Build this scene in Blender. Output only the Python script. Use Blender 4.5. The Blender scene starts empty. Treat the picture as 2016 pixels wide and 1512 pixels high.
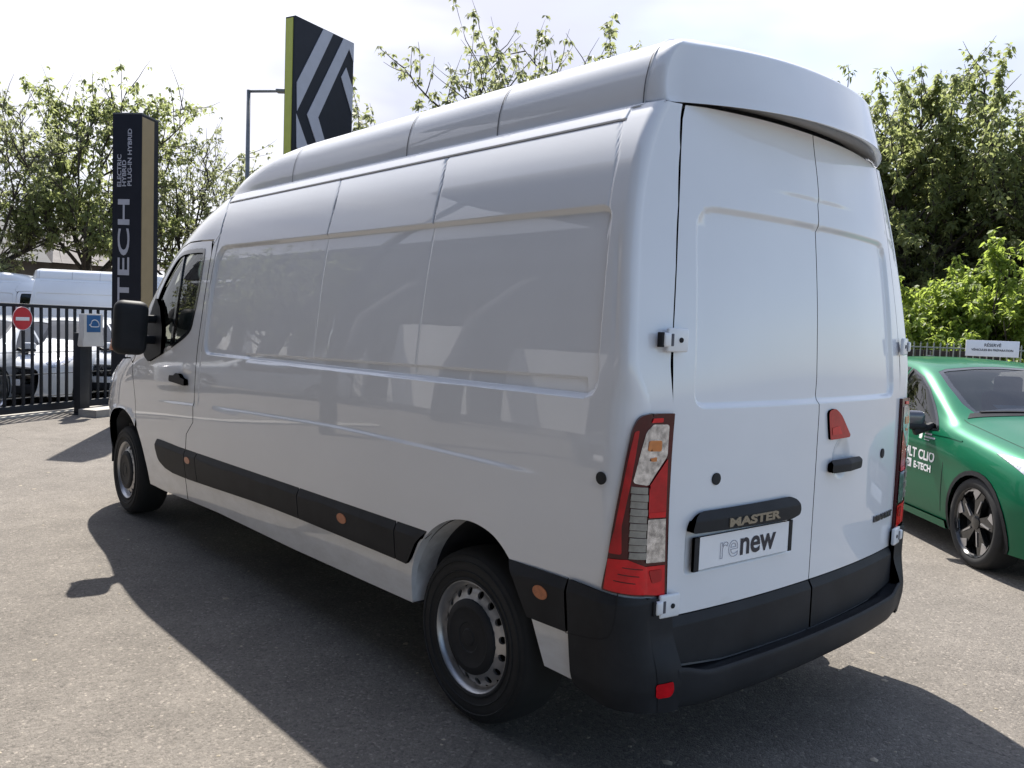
import bpy, bmesh, math, random
import numpy as np
from mathutils import Vector, Matrix
from mathutils.geometry import delaunay_2d_cdt

scene = bpy.context.scene
COL = scene.collection
R_ = math.radians

# ------------------------------------------------------------------ camera
cam_d = bpy.data.cameras.new('camera')
cam = bpy.data.objects.new('camera', cam_d)
COL.objects.link(cam)
CPOS = Vector((-3.0255, -1.4814, 1.5780))
YAW, PITCH, ROLL, FPX = 0.7249, -0.0683, 0.0382, 1640.67
_f = Vector((math.sin(YAW)*math.cos(PITCH), math.cos(YAW)*math.cos(PITCH), math.sin(PITCH)))
_r = Vector((math.cos(YAW), -math.sin(YAW), 0))
_u = _r.cross(_f)
_r2 = _r*math.cos(ROLL) + _u*math.sin(ROLL)
_u2 = -_r*math.sin(ROLL) + _u*math.cos(ROLL)
cam.matrix_world = Matrix(((_r2.x, _u2.x, -_f.x, CPOS.x), (_r2.y, _u2.y, -_f.y, CPOS.y), (_r2.z, _u2.z, -_f.z, CPOS.z), (0, 0, 0, 1)))
cam_d.sensor_width = 36
cam_d.lens = FPX/2016*36
cam_d.clip_start = 0.05
cam_d.clip_end = 2000
scene.camera = cam

# ------------------------------------------------------------------ sky, sun, exposure
SUNV = Vector((0.322, 0.60, 1.0)).normalized()
world = bpy.data.worlds.new('World')
scene.world = world
world.use_nodes = True
nt = world.node_tree
for n in list(nt.nodes): nt.nodes.remove(n)
def wn(t, **k):
    n = nt.nodes.new(t)
    for a, b in k.items(): setattr(n, a, b)
    return n
w_out = wn('ShaderNodeOutputWorld'); w_bg = wn('ShaderNodeBackground')
w_sky = wn('ShaderNodeTexSky', sky_type='NISHITA', sun_disc=False)
w_sky.sun_elevation = math.asin(SUNV.z); w_sky.sun_rotation = math.atan2(SUNV.x, SUNV.y)
w_sky.air_density = 1.0; w_sky.dust_density = 1.0; w_sky.ozone_density = 1.0
w_tc = wn('ShaderNodeTexCoord'); w_map = wn('ShaderNodeMapping'); w_map.inputs['Scale'].default_value = (1.0, 1.0, 2.6)
w_n = wn('ShaderNodeTexNoise'); w_n.inputs['Scale'].default_value = 1.7; w_n.inputs['Detail'].default_value = 6; w_n.inputs['Roughness'].default_value = .55
w_ramp = wn('ShaderNodeValToRGB'); w_ramp.color_ramp.elements[0].position = .30; w_ramp.color_ramp.elements[0].color = (.66, .66, .66, 1)
w_ramp.color_ramp.elements[1].position = .58; w_ramp.color_ramp.elements[1].color = (.97, .97, .97, 1)
w_n2 = wn('ShaderNodeTexNoise'); w_n2.inputs['Scale'].default_value = 2.3; w_n2.inputs['Detail'].default_value = 4
w_r2 = wn('ShaderNodeValToRGB'); w_r2.color_ramp.elements[0].position = .36; w_r2.color_ramp.elements[0].color = (.60, .61, .69, 1)
w_r2.color_ramp.elements[1].position = .60; w_r2.color_ramp.elements[1].color = (1.0, 1.0, 1.0, 1)
# thin cloud scatters forward: whiter and brighter toward the sun, bluer away from it
w_dot = wn('ShaderNodeVectorMath', operation='DOT_PRODUCT'); w_dot.inputs[1].default_value = tuple(SUNV)
w_mr = wn('ShaderNodeMapRange'); w_mr.inputs['From Min'].default_value = -1; w_mr.inputs['From Max'].default_value = 1
w_pow = wn('ShaderNodeMath', operation='POWER'); w_pow.inputs[1].default_value = 2.6
w_cl = wn('ShaderNodeMix', data_type='RGBA'); w_cl.inputs['A'].default_value = (.70, .80, 1.10, 1); w_cl.inputs['B'].default_value = (6.3, 6.25, 6.45, 1)
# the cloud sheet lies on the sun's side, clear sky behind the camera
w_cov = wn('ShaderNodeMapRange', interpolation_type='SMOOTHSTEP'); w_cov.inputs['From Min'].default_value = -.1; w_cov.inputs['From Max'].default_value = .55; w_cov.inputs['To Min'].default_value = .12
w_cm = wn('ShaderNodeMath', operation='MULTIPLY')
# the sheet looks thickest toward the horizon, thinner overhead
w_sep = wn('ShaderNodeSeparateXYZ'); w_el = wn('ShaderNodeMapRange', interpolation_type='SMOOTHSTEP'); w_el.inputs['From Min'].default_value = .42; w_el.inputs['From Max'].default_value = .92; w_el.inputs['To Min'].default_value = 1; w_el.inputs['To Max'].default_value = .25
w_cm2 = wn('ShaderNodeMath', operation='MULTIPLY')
w_mul = wn('ShaderNodeMix', data_type='RGBA', blend_type='MULTIPLY'); w_mul.inputs['Factor'].default_value = 1
w_mix = wn('ShaderNodeMix', data_type='RGBA')
L = nt.links.new
L(w_tc.outputs['Generated'], w_map.inputs['Vector']); L(w_map.outputs[0], w_n.inputs['Vector']); L(w_map.outputs[0], w_n2.inputs['Vector'])
L(w_n.outputs['Fac'], w_ramp.inputs['Fac']); L(w_n2.outputs['Fac'], w_r2.inputs['Fac'])
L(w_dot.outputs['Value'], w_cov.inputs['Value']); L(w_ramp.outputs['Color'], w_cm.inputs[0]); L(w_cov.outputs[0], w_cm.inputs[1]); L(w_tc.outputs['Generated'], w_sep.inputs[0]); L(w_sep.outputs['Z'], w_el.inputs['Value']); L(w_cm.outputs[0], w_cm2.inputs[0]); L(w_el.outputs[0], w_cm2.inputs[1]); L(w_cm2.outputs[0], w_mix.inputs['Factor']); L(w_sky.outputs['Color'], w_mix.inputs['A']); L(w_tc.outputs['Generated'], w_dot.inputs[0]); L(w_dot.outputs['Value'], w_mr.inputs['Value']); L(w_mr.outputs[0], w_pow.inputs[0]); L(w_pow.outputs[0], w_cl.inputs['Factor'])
L(w_cl.outputs['Result'], w_mul.inputs['A']); L(w_r2.outputs['Color'], w_mul.inputs['B']); L(w_mul.outputs['Result'], w_mix.inputs['B'])
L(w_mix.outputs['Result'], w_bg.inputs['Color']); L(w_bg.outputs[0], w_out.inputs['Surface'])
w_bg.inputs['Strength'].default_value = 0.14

sun_d = bpy.data.lights.new('sun', 'SUN'); sun_d.energy = 5.0; sun_d.angle = R_(0.6); sun_d.color = (1.0, .945, .86)
sun = bpy.data.objects.new('sun', sun_d); COL.objects.link(sun)
sun.rotation_euler = (-SUNV).to_track_quat('-Z', 'Y').to_euler()

vs = scene.view_settings
vs.view_transform = 'Standard'; vs.look = 'None'; vs.exposure = 1.05; vs.gamma = 1.0; vs.use_curve_mapping = False
scene.cycles.max_bounces = 10; scene.cycles.diffuse_bounces = 5; scene.cycles.transmission_bounces = 8; scene.cycles.transparent_max_bounces = 12
scene.cycles.sample_clamp_indirect = 6.0

# ------------------------------------------------------------------ materials
MATS = {}
def nodes_of(name):
    m = bpy.data.materials.new(name); m.use_nodes = True; MATS[name] = m
    return m, m.node_tree, m.node_tree.nodes['Principled BSDF']
def noise_mix(t, scale, c1, c2, lo=.35, hi=.65, detail=5, coord='Object', rough=.6, dist=0):
    tc = t.nodes.new('ShaderNodeTexCoord'); n = t.nodes.new('ShaderNodeTexNoise'); n.inputs['Scale'].default_value = scale
    n.inputs['Detail'].default_value = detail; n.inputs['Roughness'].default_value = rough; n.inputs['Distortion'].default_value = dist
    r = t.nodes.new('ShaderNodeValToRGB'); r.color_ramp.elements[0].position = lo; r.color_ramp.elements[1].position = hi
    r.color_ramp.elements[0].color = (*c1, 1); r.color_ramp.elements[1].color = (*c2, 1)
    t.links.new(tc.outputs[coord], n.inputs['Vector']); t.links.new(n.outputs['Fac'], r.inputs['Fac'])
    return r.outputs['Color'], n, r
def add_bump(t, b, src, strength, dist):
    bp = t.nodes.new('ShaderNodeBump'); bp.inputs['Strength'].default_value = strength; bp.inputs['Distance'].default_value = dist
    t.links.new(src, bp.inputs['Height']); t.links.new(bp.outputs[0], b.inputs['Normal'])
def simple(name, col, rough=.5, metal=0, coat=0, var=.12, scale=6, bump=0, bscale=400, spec=.5, coatr=.03):
    m, t, b = nodes_of(name)
    c1 = tuple(max(0, c*(1-var)) for c in col); c2 = tuple(min(1, c*(1+var)) for c in col)
    o, n, r = noise_mix(t, scale, c1, c2, .3, .7)
    t.links.new(o, b.inputs['Base Color'])
    b.inputs['Roughness'].default_value = rough; b.inputs['Metallic'].default_value = metal
    b.inputs['Specular IOR Level'].default_value = spec
    b.inputs['Coat Weight'].default_value = coat; b.inputs['Coat Roughness'].default_value = coatr
    if bump:
        o2, n2, _ = noise_mix(t, bscale, (0, 0, 0), (1, 1, 1), .3, .7, 2)
        add_bump(t, b, n2.outputs['Fac'], bump, .001)
    return m
def paint(name, col, rough=.42, coatr=.008, peel=.006, ior=1.52):
    m, t, b = nodes_of(name)
    o, n, r = noise_mix(t, 1.3, tuple(c*.965 for c in col), tuple(min(1, c*1.02) for c in col), .3, .7, 6)
    t.links.new(o, b.inputs['Base Color'])
    b.inputs['Roughness'].default_value = rough; b.inputs['Specular IOR Level'].default_value = .05
    b.inputs['Coat Weight'].default_value = 1; b.inputs['Coat Roughness'].default_value = coatr; b.inputs['Coat IOR'].default_value = ior
    bp = t.nodes.new('ShaderNodeBump'); bp.inputs['Strength'].default_value = peel; bp.inputs['Distance'].default_value = .02
    n2 = t.nodes.new('ShaderNodeTexNoise'); n2.inputs['Scale'].default_value = 9; n2.inputs['Detail'].default_value = 1
    tc = t.nodes.new('ShaderNodeTexCoord'); t.links.new(tc.outputs['Object'], n2.inputs['Vector'])
    t.links.new(n2.outputs['Fac'], bp.inputs['Height']); t.links.new(bp.outputs[0], b.inputs['Coat Normal'])
    return m
def glass(name, tint, refl=1.45, rough=.0, dark=1.0):
    m = bpy.data.materials.new(name); m.use_nodes = True; MATS[name] = m; t = m.node_tree
    t.nodes.remove(t.nodes['Principled BSDF']); out = t.nodes['Material Output']
    tr = t.nodes.new('ShaderNodeBsdfTransparent'); gl = t.nodes.new('ShaderNodeBsdfGlossy'); fr = t.nodes.new('ShaderNodeFresnel'); mx = t.nodes.new('ShaderNodeMixShader')
    tr.inputs[0].default_value = (*tint, 1); gl.inputs['Roughness'].default_value = rough; fr.inputs['IOR'].default_value = refl
    n = t.nodes.new('ShaderNodeTexNoise'); n.inputs['Scale'].default_value = 3; rr = t.nodes.new('ShaderNodeMapRange'); rr.inputs['To Min'].default_value = .94; rr.inputs['To Max'].default_value = 1
    t.links.new(n.outputs['Fac'], rr.inputs['Value']); t.links.new(rr.outputs[0], gl.inputs['Color'])
    t.links.new(fr.outputs[0], mx.inputs[0]); t.links.new(tr.outputs[0], mx.inputs[1]); t.links.new(gl.outputs[0], mx.inputs[2]); t.links.new(mx.outputs[0], out.inputs[0])
    return m
paint('white_paint', (.74, .755, .785))
paint('green_paint', (.004, .118, .056), .34, ior=1.42)
MATS['green_paint'].node_tree.nodes['Principled BSDF'].inputs['Metallic'].default_value = .30
MATS['green_paint'].node_tree.nodes['Principled BSDF'].inputs['Coat Weight'].default_value = .42
MATS['green_paint'].node_tree.nodes['Principled BSDF'].inputs['Specular IOR Level'].default_value = .15
def dusty(m):
    t = m.node_tree; b = t.nodes['Principled BSDF']; src = b.inputs['Base Color'].links[0].from_socket
    tc = t.nodes.new('ShaderNodeTexCoord'); sp = t.nodes.new('ShaderNodeSeparateXYZ'); t.links.new(tc.outputs['Object'], sp.inputs[0])
    n = t.nodes.new('ShaderNodeTexNoise'); n.inputs['Scale'].default_value = 3.5; n.inputs['Detail'].default_value = 8; n.inputs['Roughness'].default_value = .7
    mp = t.nodes.new('ShaderNodeMapping'); mp.inputs['Scale'].default_value = (1, 1, 3); t.links.new(tc.outputs['Object'], mp.inputs[0]); t.links.new(mp.outputs[0], n.inputs['Vector'])
    ad = t.nodes.new('ShaderNodeMath'); ad.operation = 'MULTIPLY_ADD'; ad.inputs[1].default_value = .9; t.links.new(n.outputs['Fac'], ad.inputs[0])
    mz = t.nodes.new('ShaderNodeMapRange'); mz.inputs['From Min'].default_value = .30; mz.inputs['From Max'].default_value = .75; mz.inputs['To Min'].default_value = .12; mz.inputs['To Max'].default_value = -.32
    t.links.new(sp.outputs['Z'], mz.inputs['Value']); t.links.new(mz.outputs[0], ad.inputs[2])
    r = t.nodes.new('ShaderNodeMapRange'); r.inputs['From Min'].default_value = .28; r.inputs['From Max'].default_value = .70; r.inputs['To Max'].default_value = .38; t.links.new(ad.outputs[0], r.inputs['Value'])
    mx = t.nodes.new('ShaderNodeMix'); mx.data_type = 'RGBA'; mx.inputs['B'].default_value = (.30, .275, .245, 1)
    t.links.new(r.outputs[0], mx.inputs['Factor']); t.links.new(src, mx.inputs['A']); t.links.new(mx.outputs['Result'], b.inputs['Base Color'])
dusty(MATS['white_paint'])
paint('parked_white', (.72, .74, .77)); paint('parked_silver', (.42, .44, .47)); paint('parked_dark', (.03, .035, .045))
simple('black_plastic', (.024, .025, .028), .55, bump=.25, bscale=700, var=.2, spec=.16)
simple('gloss_black', (.008, .009, .011), .18, coat=.5)
simple('dark_gap', (.012, .012, .014), .9)
simple('seam_grey', (.09, .092, .11), .7)
simple('rubber', (.014, .0145, .016), .78, bump=.3, bscale=300, var=.3)
simple('steel_rim', (.44, .44, .45), .36, metal=.8, var=.1, bump=.1)
simple('underbody', (.018, .018, .019), .9, var=.4)
simple('arch_liner', (.035, .037, .042), .85, var=.4, scale=9)
simple('interior', (.022, .023, .025), .8, var=.3)
simple('seat_cloth', (.03, .031, .035), .9, var=.4, scale=40)
simple('red_lens', (.42, .004, .010), .22, coat=.3, spec=.3, var=.25, scale=14)
simple('dark_red_lens', (.060, .003, .006), .2, coat=.3, spec=.3, var=.3, scale=14)
simple('bright_red_lens', (.62, .005, .012), .2, coat=.3, spec=.3, var=.2, scale=18)
simple('amber_lens', (.55, .17, .03), .3, coat=.6, var=.15, scale=30)
simple('amber_dull', (.42, .125, .04), .4, coat=.3, var=.2, scale=60)
simple('white_plate', (.80, .81, .84), .35, coat=.5, var=.03)
simple('ink', (.010, .012, .026), .5, var=.05)
simple('ink_grey', (.33, .34, .40), .5, var=.05)
simple('badge_bronze', (.26, .235, .19), .35, metal=.6)
simple('badge_chrome', (.13, .13, .145), .25, metal=.9)
simple('hinge_white', (.74, .755, .78), .4, coat=.6)
simple('lens_reflector', (.52, .53, .55), .10, metal=.8, var=.5, scale=45)
simple('lens_rib', (.24, .225, .195), .3, coat=.4, var=.2, scale=40)
simple('anthracite', (.016, .019, .026), .5, var=.15, bump=.1, spec=.3)
simple('sign_dark', (.012, .014, .022), .5, var=.1, spec=.22)
simple('sign_gold', (.27, .205, .115), .5, var=.06)
simple('sign_lime', (.36, .37, .060), .5, var=.06)
simple('sign_silver', (.36, .365, .42), .42, var=.05)
simple('sign_white', (.74, .75, .78), .5, var=.04)
simple('sign_red', (.50, .022, .035), .45, var=.08)
simple('sign_blue', (.018, .115, .30), .45, var=.06)
simple('beige_plastic', (.62, .60, .58), .5, var=.05)
simple('galvanised', (.13, .135, .14), .55, metal=.4, var=.2)
simple('fence_grey', (.20, .22, .20), .6, var=.2)
simple('dark_board', (.022, .019, .017), .85, var=.45, scale=3)
simple('roof_tile', (.17, .155, .15), .85, var=.25, scale=2.5, bump=.3, bscale=8)
simple('house_wall', (.115, .10, .092), .9, var=.25, scale=2)
simple('dark_slate', (.045, .047, .055), .8, var=.25, scale=3)
simple('curtain', (.42, .36, .38), .8, var=.3, scale=2)
simple('render_wall', (.74, .74, .74), .8, var=.1, scale=1)
simple('stone', (.30, .26, .20), .9, var=.4, scale=3.5, bump=.5, bscale=20)
simple('concrete', (.34, .325, .30), .9, var=.2, scale=3, bump=.3, bscale=60)
simple('bark', (.045, .036, .028), .95, var=.5, scale=12, bump=.8, bscale=40)
simple('paper_blue', (.42, .58, .66), .7, var=.05)
simple('dash_dark', (.02, .021, .024), .6, var=.2)
simple('dirt_white', (.55, .555, .57), .6, var=.3, scale=7)
simple('machined', (.52, .52, .54), .32, metal=.9, var=.08)
simple('leaf_white', (.75, .8, .78), .5, var=.05)
glass('cab_glass', (.80, .92, .89), 1.45)
glass('car_glass', (.20, .24, .25), 1.55)
glass('dark_glass', (.05, .06, .065), 1.55)
glass('windscreen_glass', (.28, .32, .34), 1.5)

def leaf_material(name, dark, light, trans):
    m = bpy.data.materials.new(name); m.use_nodes = True; MATS[name] = m; t = m.node_tree
    b = t.nodes['Principled BSDF']; out = t.nodes['Material Output']
    o, n, r = noise_mix(t, .9, dark, light, .32, .68, 6, rough=.75)
    t.links.new(o, b.inputs['Base Color']); b.inputs['Roughness'].default_value = .5; b.inputs['Specular IOR Level'].default_value = .35
    tl = t.nodes.new('ShaderNodeBsdfTranslucent'); mx = t.nodes.new('ShaderNodeMixShader'); mx.inputs[0].default_value = .55
    hs = t.nodes.new('ShaderNodeMix'); hs.data_type = 'RGBA'; hs.inputs['Factor'].default_value = .6; hs.inputs['B'].default_value = (*trans, 1)
    t.links.new(o, hs.inputs['A']); t.links.new(hs.outputs['Result'], tl.inputs['Color'])
    t.links.new(b.outputs[0], mx.inputs[1]); t.links.new(tl.outputs[0], mx.inputs[2]); t.links.new(mx.outputs[0], out.inputs[0])
leaf_material('leaf_mid', (.085, .100, .050), (.15, .165, .085), (.46, .50, .24))
leaf_material('leaf_dark', (.080, .102, .042), (.150, .175, .072), (.52, .58, .23))
leaf_material('leaf_bright', (.10, .15, .03), (.19, .25, .05), (.58, .72, .14))

def asphalt():
    m, t, b = nodes_of('asphalt')
    tc = t.nodes.new('ShaderNodeTexCoord')
    def N(scale, detail=3, rough=.6):
        n = t.nodes.new('ShaderNodeTexNoise'); n.inputs['Scale'].default_value = scale; n.inputs['Detail'].default_value = detail; n.inputs['Roughness'].default_value = rough
        t.links.new(tc.outputs['Object'], n.inputs['Vector']); return n
    big = N(.45, 5); mid = N(3.2, 4)
    vor = t.nodes.new('ShaderNodeTexVoronoi'); vor.inputs['Scale'].default_value = 88; vor.inputs['Randomness'].default_value = 1
    t.links.new(tc.outputs['Object'], vor.inputs['Vector'])
    vor2 = t.nodes.new('ShaderNodeTexVoronoi'); vor2.inputs['Scale'].default_value = 210
    t.links.new(tc.outputs['Object'], vor2.inputs['Vector'])
    base = t.nodes.new('ShaderNodeValToRGB'); base.color_ramp.elements[0].position = .28; base.color_ramp.elements[1].position = .72
    base.color_ramp.elements[0].color = (.128, .116, .103, 1); base.color_ramp.elements[1].color = (.168, .153, .137, 1)
    t.links.new(big.outputs['Fac'], base.inputs['Fac'])
    # stones: random cell brightness
    hsv = t.nodes.new('ShaderNodeSeparateColor'); t.links.new(vor.outputs['Color'], hsv.inputs[0])
    sr = t.nodes.new('ShaderNodeValToRGB'); e = sr.color_ramp.elements
    e[0].position = 0; e[0].color = (.45, .44, .43, 1); e[1].position = 1; e[1].color = (2.1, 2.05, 1.98, 1)
    a = e.new(.12); a.color = (.80, .79, .78, 1); a = e.new(.75); a.color = (1.08, 1.07, 1.05, 1); a = e.new(.95); a.color = (1.35, 1.33, 1.3, 1)
    t.links.new(hsv.outputs[0], sr.inputs['Fac'])
    m1 = t.nodes.new('ShaderNodeMix'); m1.data_type = 'RGBA'; m1.blend_type = 'MULTIPLY'; m1.inputs['Factor'].default_value = .62
    t.links.new(base.outputs[0], m1.inputs['A']); t.links.new(sr.outputs[0], m1.inputs['B'])
    hsv2 = t.nodes.new('ShaderNodeSeparateColor'); t.links.new(vor2.outputs['Color'], hsv2.inputs[0])
    mr = t.nodes.new('ShaderNodeMapRange'); mr.inputs['To Min'].default_value = .82; mr.inputs['To Max'].default_value = 1.18
    t.links.new(hsv2.outputs[1], mr.inputs['Value'])
    mr2 = t.nodes.new('ShaderNodeMapRange'); mr2.inputs['To Min'].default_value = .86; mr2.inputs['To Max'].default_value = 1.14; mr2.inputs['From Min'].default_value = .3; mr2.inputs['From Max'].default_value = .7
    t.links.new(mid.outputs['Fac'], mr2.inputs['Value'])
    mu = t.nodes.new('ShaderNodeMath'); mu.operation = 'MULTIPLY'; t.links.new(mr.outputs[0], mu.inputs[0]); t.links.new(mr2.outputs[0], mu.inputs[1])
    m2 = t.nodes.new('ShaderNodeMix'); m2.data_type = 'RGBA'; m2.blend_type = 'MULTIPLY'; m2.inputs['Factor'].default_value = 1
    t.links.new(m1.outputs['Result'], m2.inputs['A']); t.links.new(mu.outputs[0], m2.inputs['B'])
    # sparse stains and faint cracks with their own shapes
    st = N(.8, 6, .7); sr2 = t.nodes.new('ShaderNodeValToRGB'); sr2.color_ramp.elements[0].position = .56; sr2.color_ramp.elements[1].position = .70
    sr2.color_ramp.elements[0].color = (1, 1, 1, 1); sr2.color_ramp.elements[1].color = (.76, .76, .76, 1)
    t.links.new(st.outputs['Fac'], sr2.inputs['Fac'])
    m3 = t.nodes.new('ShaderNodeMix'); m3.data_type = 'RGBA'; m3.blend_type = 'MULTIPLY'; m3.inputs['Factor'].default_value = 1
    t.links.new(m2.outputs['Result'], m3.inputs['A']); t.links.new(sr2.outputs[0], m3.inputs['B'])
    # hairline cracks
    cv = t.nodes.new('ShaderNodeTexVoronoi'); cv.feature = 'DISTANCE_TO_EDGE'; cv.inputs['Scale'].default_value = .42
    wp = t.nodes.new('ShaderNodeMix'); wp.data_type = 'VECTOR'; wp.inputs['Factor'].default_value = .10; wn_ = N(2.2, 4)
    t.links.new(tc.outputs['Object'], wp.inputs['A']); t.links.new(wn_.outputs['Color'], wp.inputs['B']); t.links.new(wp.outputs['Result'], cv.inputs['Vector'])
    cr_ = t.nodes.new('ShaderNodeMapRange'); cr_.inputs['From Min'].default_value = .0; cr_.inputs['From Max'].default_value = .0035; cr_.inputs['To Min'].default_value = .62; t.links.new(cv.outputs['Distance'], cr_.inputs['Value'])
    br = N(.35, 2); brr = t.nodes.new('ShaderNodeMapRange'); brr.inputs['From Min'].default_value = .5; brr.inputs['From Max'].default_value = .56; t.links.new(br.outputs['Fac'], brr.inputs['Value'])
    cm = t.nodes.new('ShaderNodeMix'); cm.data_type = 'RGBA'; cm.inputs['A'].default_value = (1, 1, 1, 1); t.links.new(brr.outputs[0], cm.inputs['Factor']); t.links.new(cr_.outputs[0], cm.inputs['B'])
    m4 = t.nodes.new('ShaderNodeMix'); m4.data_type = 'RGBA'; m4.blend_type = 'MULTIPLY'; m4.inputs['Factor'].default_value = 1
    t.links.new(m3.outputs['Result'], m4.inputs['A']); t.links.new(cm.outputs['Result'], m4.inputs['B'])
    t.links.new(m4.outputs['Result'], b.inputs['Base Color'])
    b.inputs['Roughness'].default_value = .85; b.inputs['Specular IOR Level'].default_value = .3
    ad = t.nodes.new('ShaderNodeMath'); ad.operation = 'ADD'; t.links.new(vor.outputs['Distance'], ad.inputs[0]); t.links.new(vor2.outputs['Distance'], ad.inputs[1])
    bp = t.nodes.new('ShaderNodeBump'); bp.invert = True; bp.inputs['Strength'].default_value = .8; bp.inputs['Distance'].default_value = .004
    t.links.new(ad.outputs[0], bp.inputs['Height']); t.links.new(bp.outputs[0], b.inputs['Normal'])
    return m
asphalt()
M = MATS

# ------------------------------------------------------------------ helpers
def link(o, parent=None):
    COL.objects.link(o)
    if parent is not None: o.parent = parent
    return o
def tag(o, label, cat, group=None):
    o['label'] = label; o['category'] = cat
    if group: o['group'] = group
    return o
def thing(name, label, cat, loc=(0, 0, 0), rz=0, group=None):
    o = bpy.data.objects.new(name, None); o.empty_display_size = .2; link(o)
    o.location = loc; o.rotation_euler = (0, 0, rz)
    return tag(o, label, cat, group)
def mesh_obj(name, verts, faces, mat, parent=None, smooth=False, normals=None):
    me = bpy.data.meshes.new(name)
    me.from_pydata([tuple(map(float, v)) for v in verts], [], [tuple(map(int, f)) for f in faces]); me.update()
    me.materials.append(M[mat])
    if smooth or normals is not None: me.shade_smooth()
    if normals is not None: me.normals_split_custom_set_from_vertices([tuple(map(float, n)) for n in normals])
    return link(bpy.data.objects.new(name, me), parent)
def bm_obj(name, bm, mat, parent=None, smooth=True, ang=35):
    me = bpy.data.meshes.new(name); bmesh.ops.recalc_face_normals(bm, faces=bm.faces[:]); bm.to_mesh(me); bm.free()
    me.materials.append(M[mat])
    if smooth:
        me.shade_smooth(); me.set_sharp_from_angle(angle=R_(ang))
    return link(bpy.data.objects.new(name, me), parent)
def rbox_bm(size, bev=.0, seg=2, bm=None, mat=None):
    b = bmesh.new(); bmesh.ops.create_cube(b, size=1)
    bmesh.ops.scale(b, vec=size, verts=b.verts)
    if bev > 0: bmesh.ops.bevel(b, geom=b.edges[:], offset=bev, segments=seg, affect='EDGES', profile=.5)
    if mat is not None: bmesh.ops.transform(b, matrix=mat, verts=b.verts)
    if bm is None: return b
    me = bpy.data.meshes.new('t'); b.to_mesh(me); b.free(); bm.from_mesh(me); bpy.data.meshes.remove(me)
    return bm
def rbox(name, loc, size, mat, parent=None, bev=.004, seg=2, rot=None):
    mt = Matrix.Translation(loc)
    if rot is not None: mt = mt @ (rot if isinstance(rot, Matrix) else Matrix.Rotation(rot, 4, 'Z'))
    return bm_obj(name, rbox_bm(size, bev, seg, mat=mt), mat, parent)
def lathe(prof, n=48, axis='X', center=(0, 0, 0), a0=0, a1=2*math.pi):
    """prof: (axial, radius) list; returns verts, faces"""
    full = abs(a1-a0-2*math.pi) < 1e-6
    k = n if full else n+1
    V, F = [], []
    for i in range(k):
        a = a0+(a1-a0)*i/n
        for (t, r) in prof:
            c, s = r*math.cos(a), r*math.sin(a)
            p = (t, c, s) if axis == 'X' else ((c, t, s) if axis == 'Y' else (c, s, t))
            V.append((p[0]+center[0], p[1]+center[1], p[2]+center[2]))
    m = len(prof)
    for i in range(n):
        j = (i+1) % k
        for q in range(m-1):
            F.append((i*m+q, i*m+q+1, j*m+q+1, j*m+q))
    return V, F
def lathe_obj(name, prof, mat, parent=None, n=48, axis='X', center=(0, 0, 0), ang=35):
    V, F = lathe(prof, n, axis, center)
    bm = bmesh.new(); vs_ = [bm.verts.new(v) for v in V]
    for f in F:
        try: bm.faces.new([vs_[i] for i in f])
        except ValueError: pass
    bmesh.ops.remove_doubles(bm, verts=bm.verts, dist=1e-5)
    return bm_obj(name, bm, mat, parent, ang=ang)
def tube_vf(path, radii, n=8, cap=True):
    P = [Vector(p) for p in path]; V, F = [], []
    up0 = Vector((0, 0, 1))
    for i, p in enumerate(P):
        d = (P[min(i+1, len(P)-1)]-P[max(i-1, 0)]).normalized()
        ref = up0 if abs(d.z) < .9 else Vector((1, 0, 0))
        a = d.cross(ref).normalized(); b = d.cross(a)
        r = radii[i] if hasattr(radii, '__len__') else radii
        for k in range(n):
            t = 2*math.pi*k/n; V.append(p+a*(r*math.cos(t))+b*(r*math.sin(t)))
    for i in range(len(P)-1):
        for k in range(n):
            k2 = (k+1) % n; F.append((i*n+k, i*n+k2, (i+1)*n+k2, (i+1)*n+k))
    if cap:
        F.append(tuple(range(n))[::-1]); F.append(tuple(range((len(P)-1)*n, len(P)*n)))
    return V, F
def tube(name, path, radii, mat, parent=None, n=10):
    V, F = tube_vf(path, radii, n); return mesh_obj(name, V, F, mat, parent, smooth=True)
def prism_bm(outline, depth, mat=None, bm=None):
    """outline in XY, extruded 0..depth in Z"""
    b = bm or bmesh.new()
    v0 = [b.verts.new((x, y, 0)) for x, y in outline]; v1 = [b.verts.new((x, y, depth)) for x, y in outline]
    new = v0+v1
    b.faces.new(v0[::-1]); b.faces.new(v1)
    n = len(outline)
    for i in range(n):
        j = (i+1) % n; b.faces.new((v0[i], v0[j], v1[j], v1[i]))
    if mat is not None: bmesh.ops.transform(b, matrix=mat, verts=new)
    return b
def children_of(o): return [c for c in bpy.data.objects if c.parent == o]
def copy_tree(o, parent=None, kids=None):
    c = o.copy(); COL.objects.link(c); c.parent = parent
    for ch in list(o.children):
        copy_tree(ch, c)
    return c
def mirror_obj(o, parent, name=None, mat=None):
    src = o.data; n = len(src.vertices)
    V = np.empty(n*3); src.vertices.foreach_get('co', V); V = V.reshape(-1, 3); V[:, 0] *= -1
    F = [tuple(p.vertices)[::-1] for p in src.polygons]
    me = bpy.data.meshes.new(name or o.name.split('.')[0]); me.from_pydata(V.tolist(), [], F); me.update()
    me.materials.append(M[mat] if mat else src.materials[0]); me.shade_smooth()
    if '_n' in NRM and src.name in NRM['_n']:
        N = NRM['_n'][src.name].copy(); N[:, 0] *= -1; me.normals_split_custom_set_from_vertices(N.tolist()); NRM['_n'][me.name] = N
    else: me.set_sharp_from_angle(angle=R_(35))
    c = bpy.data.objects.new(name or o.name.split('.')[0], me); return link(c, parent)
NRM = {'_n': {}}

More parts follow.
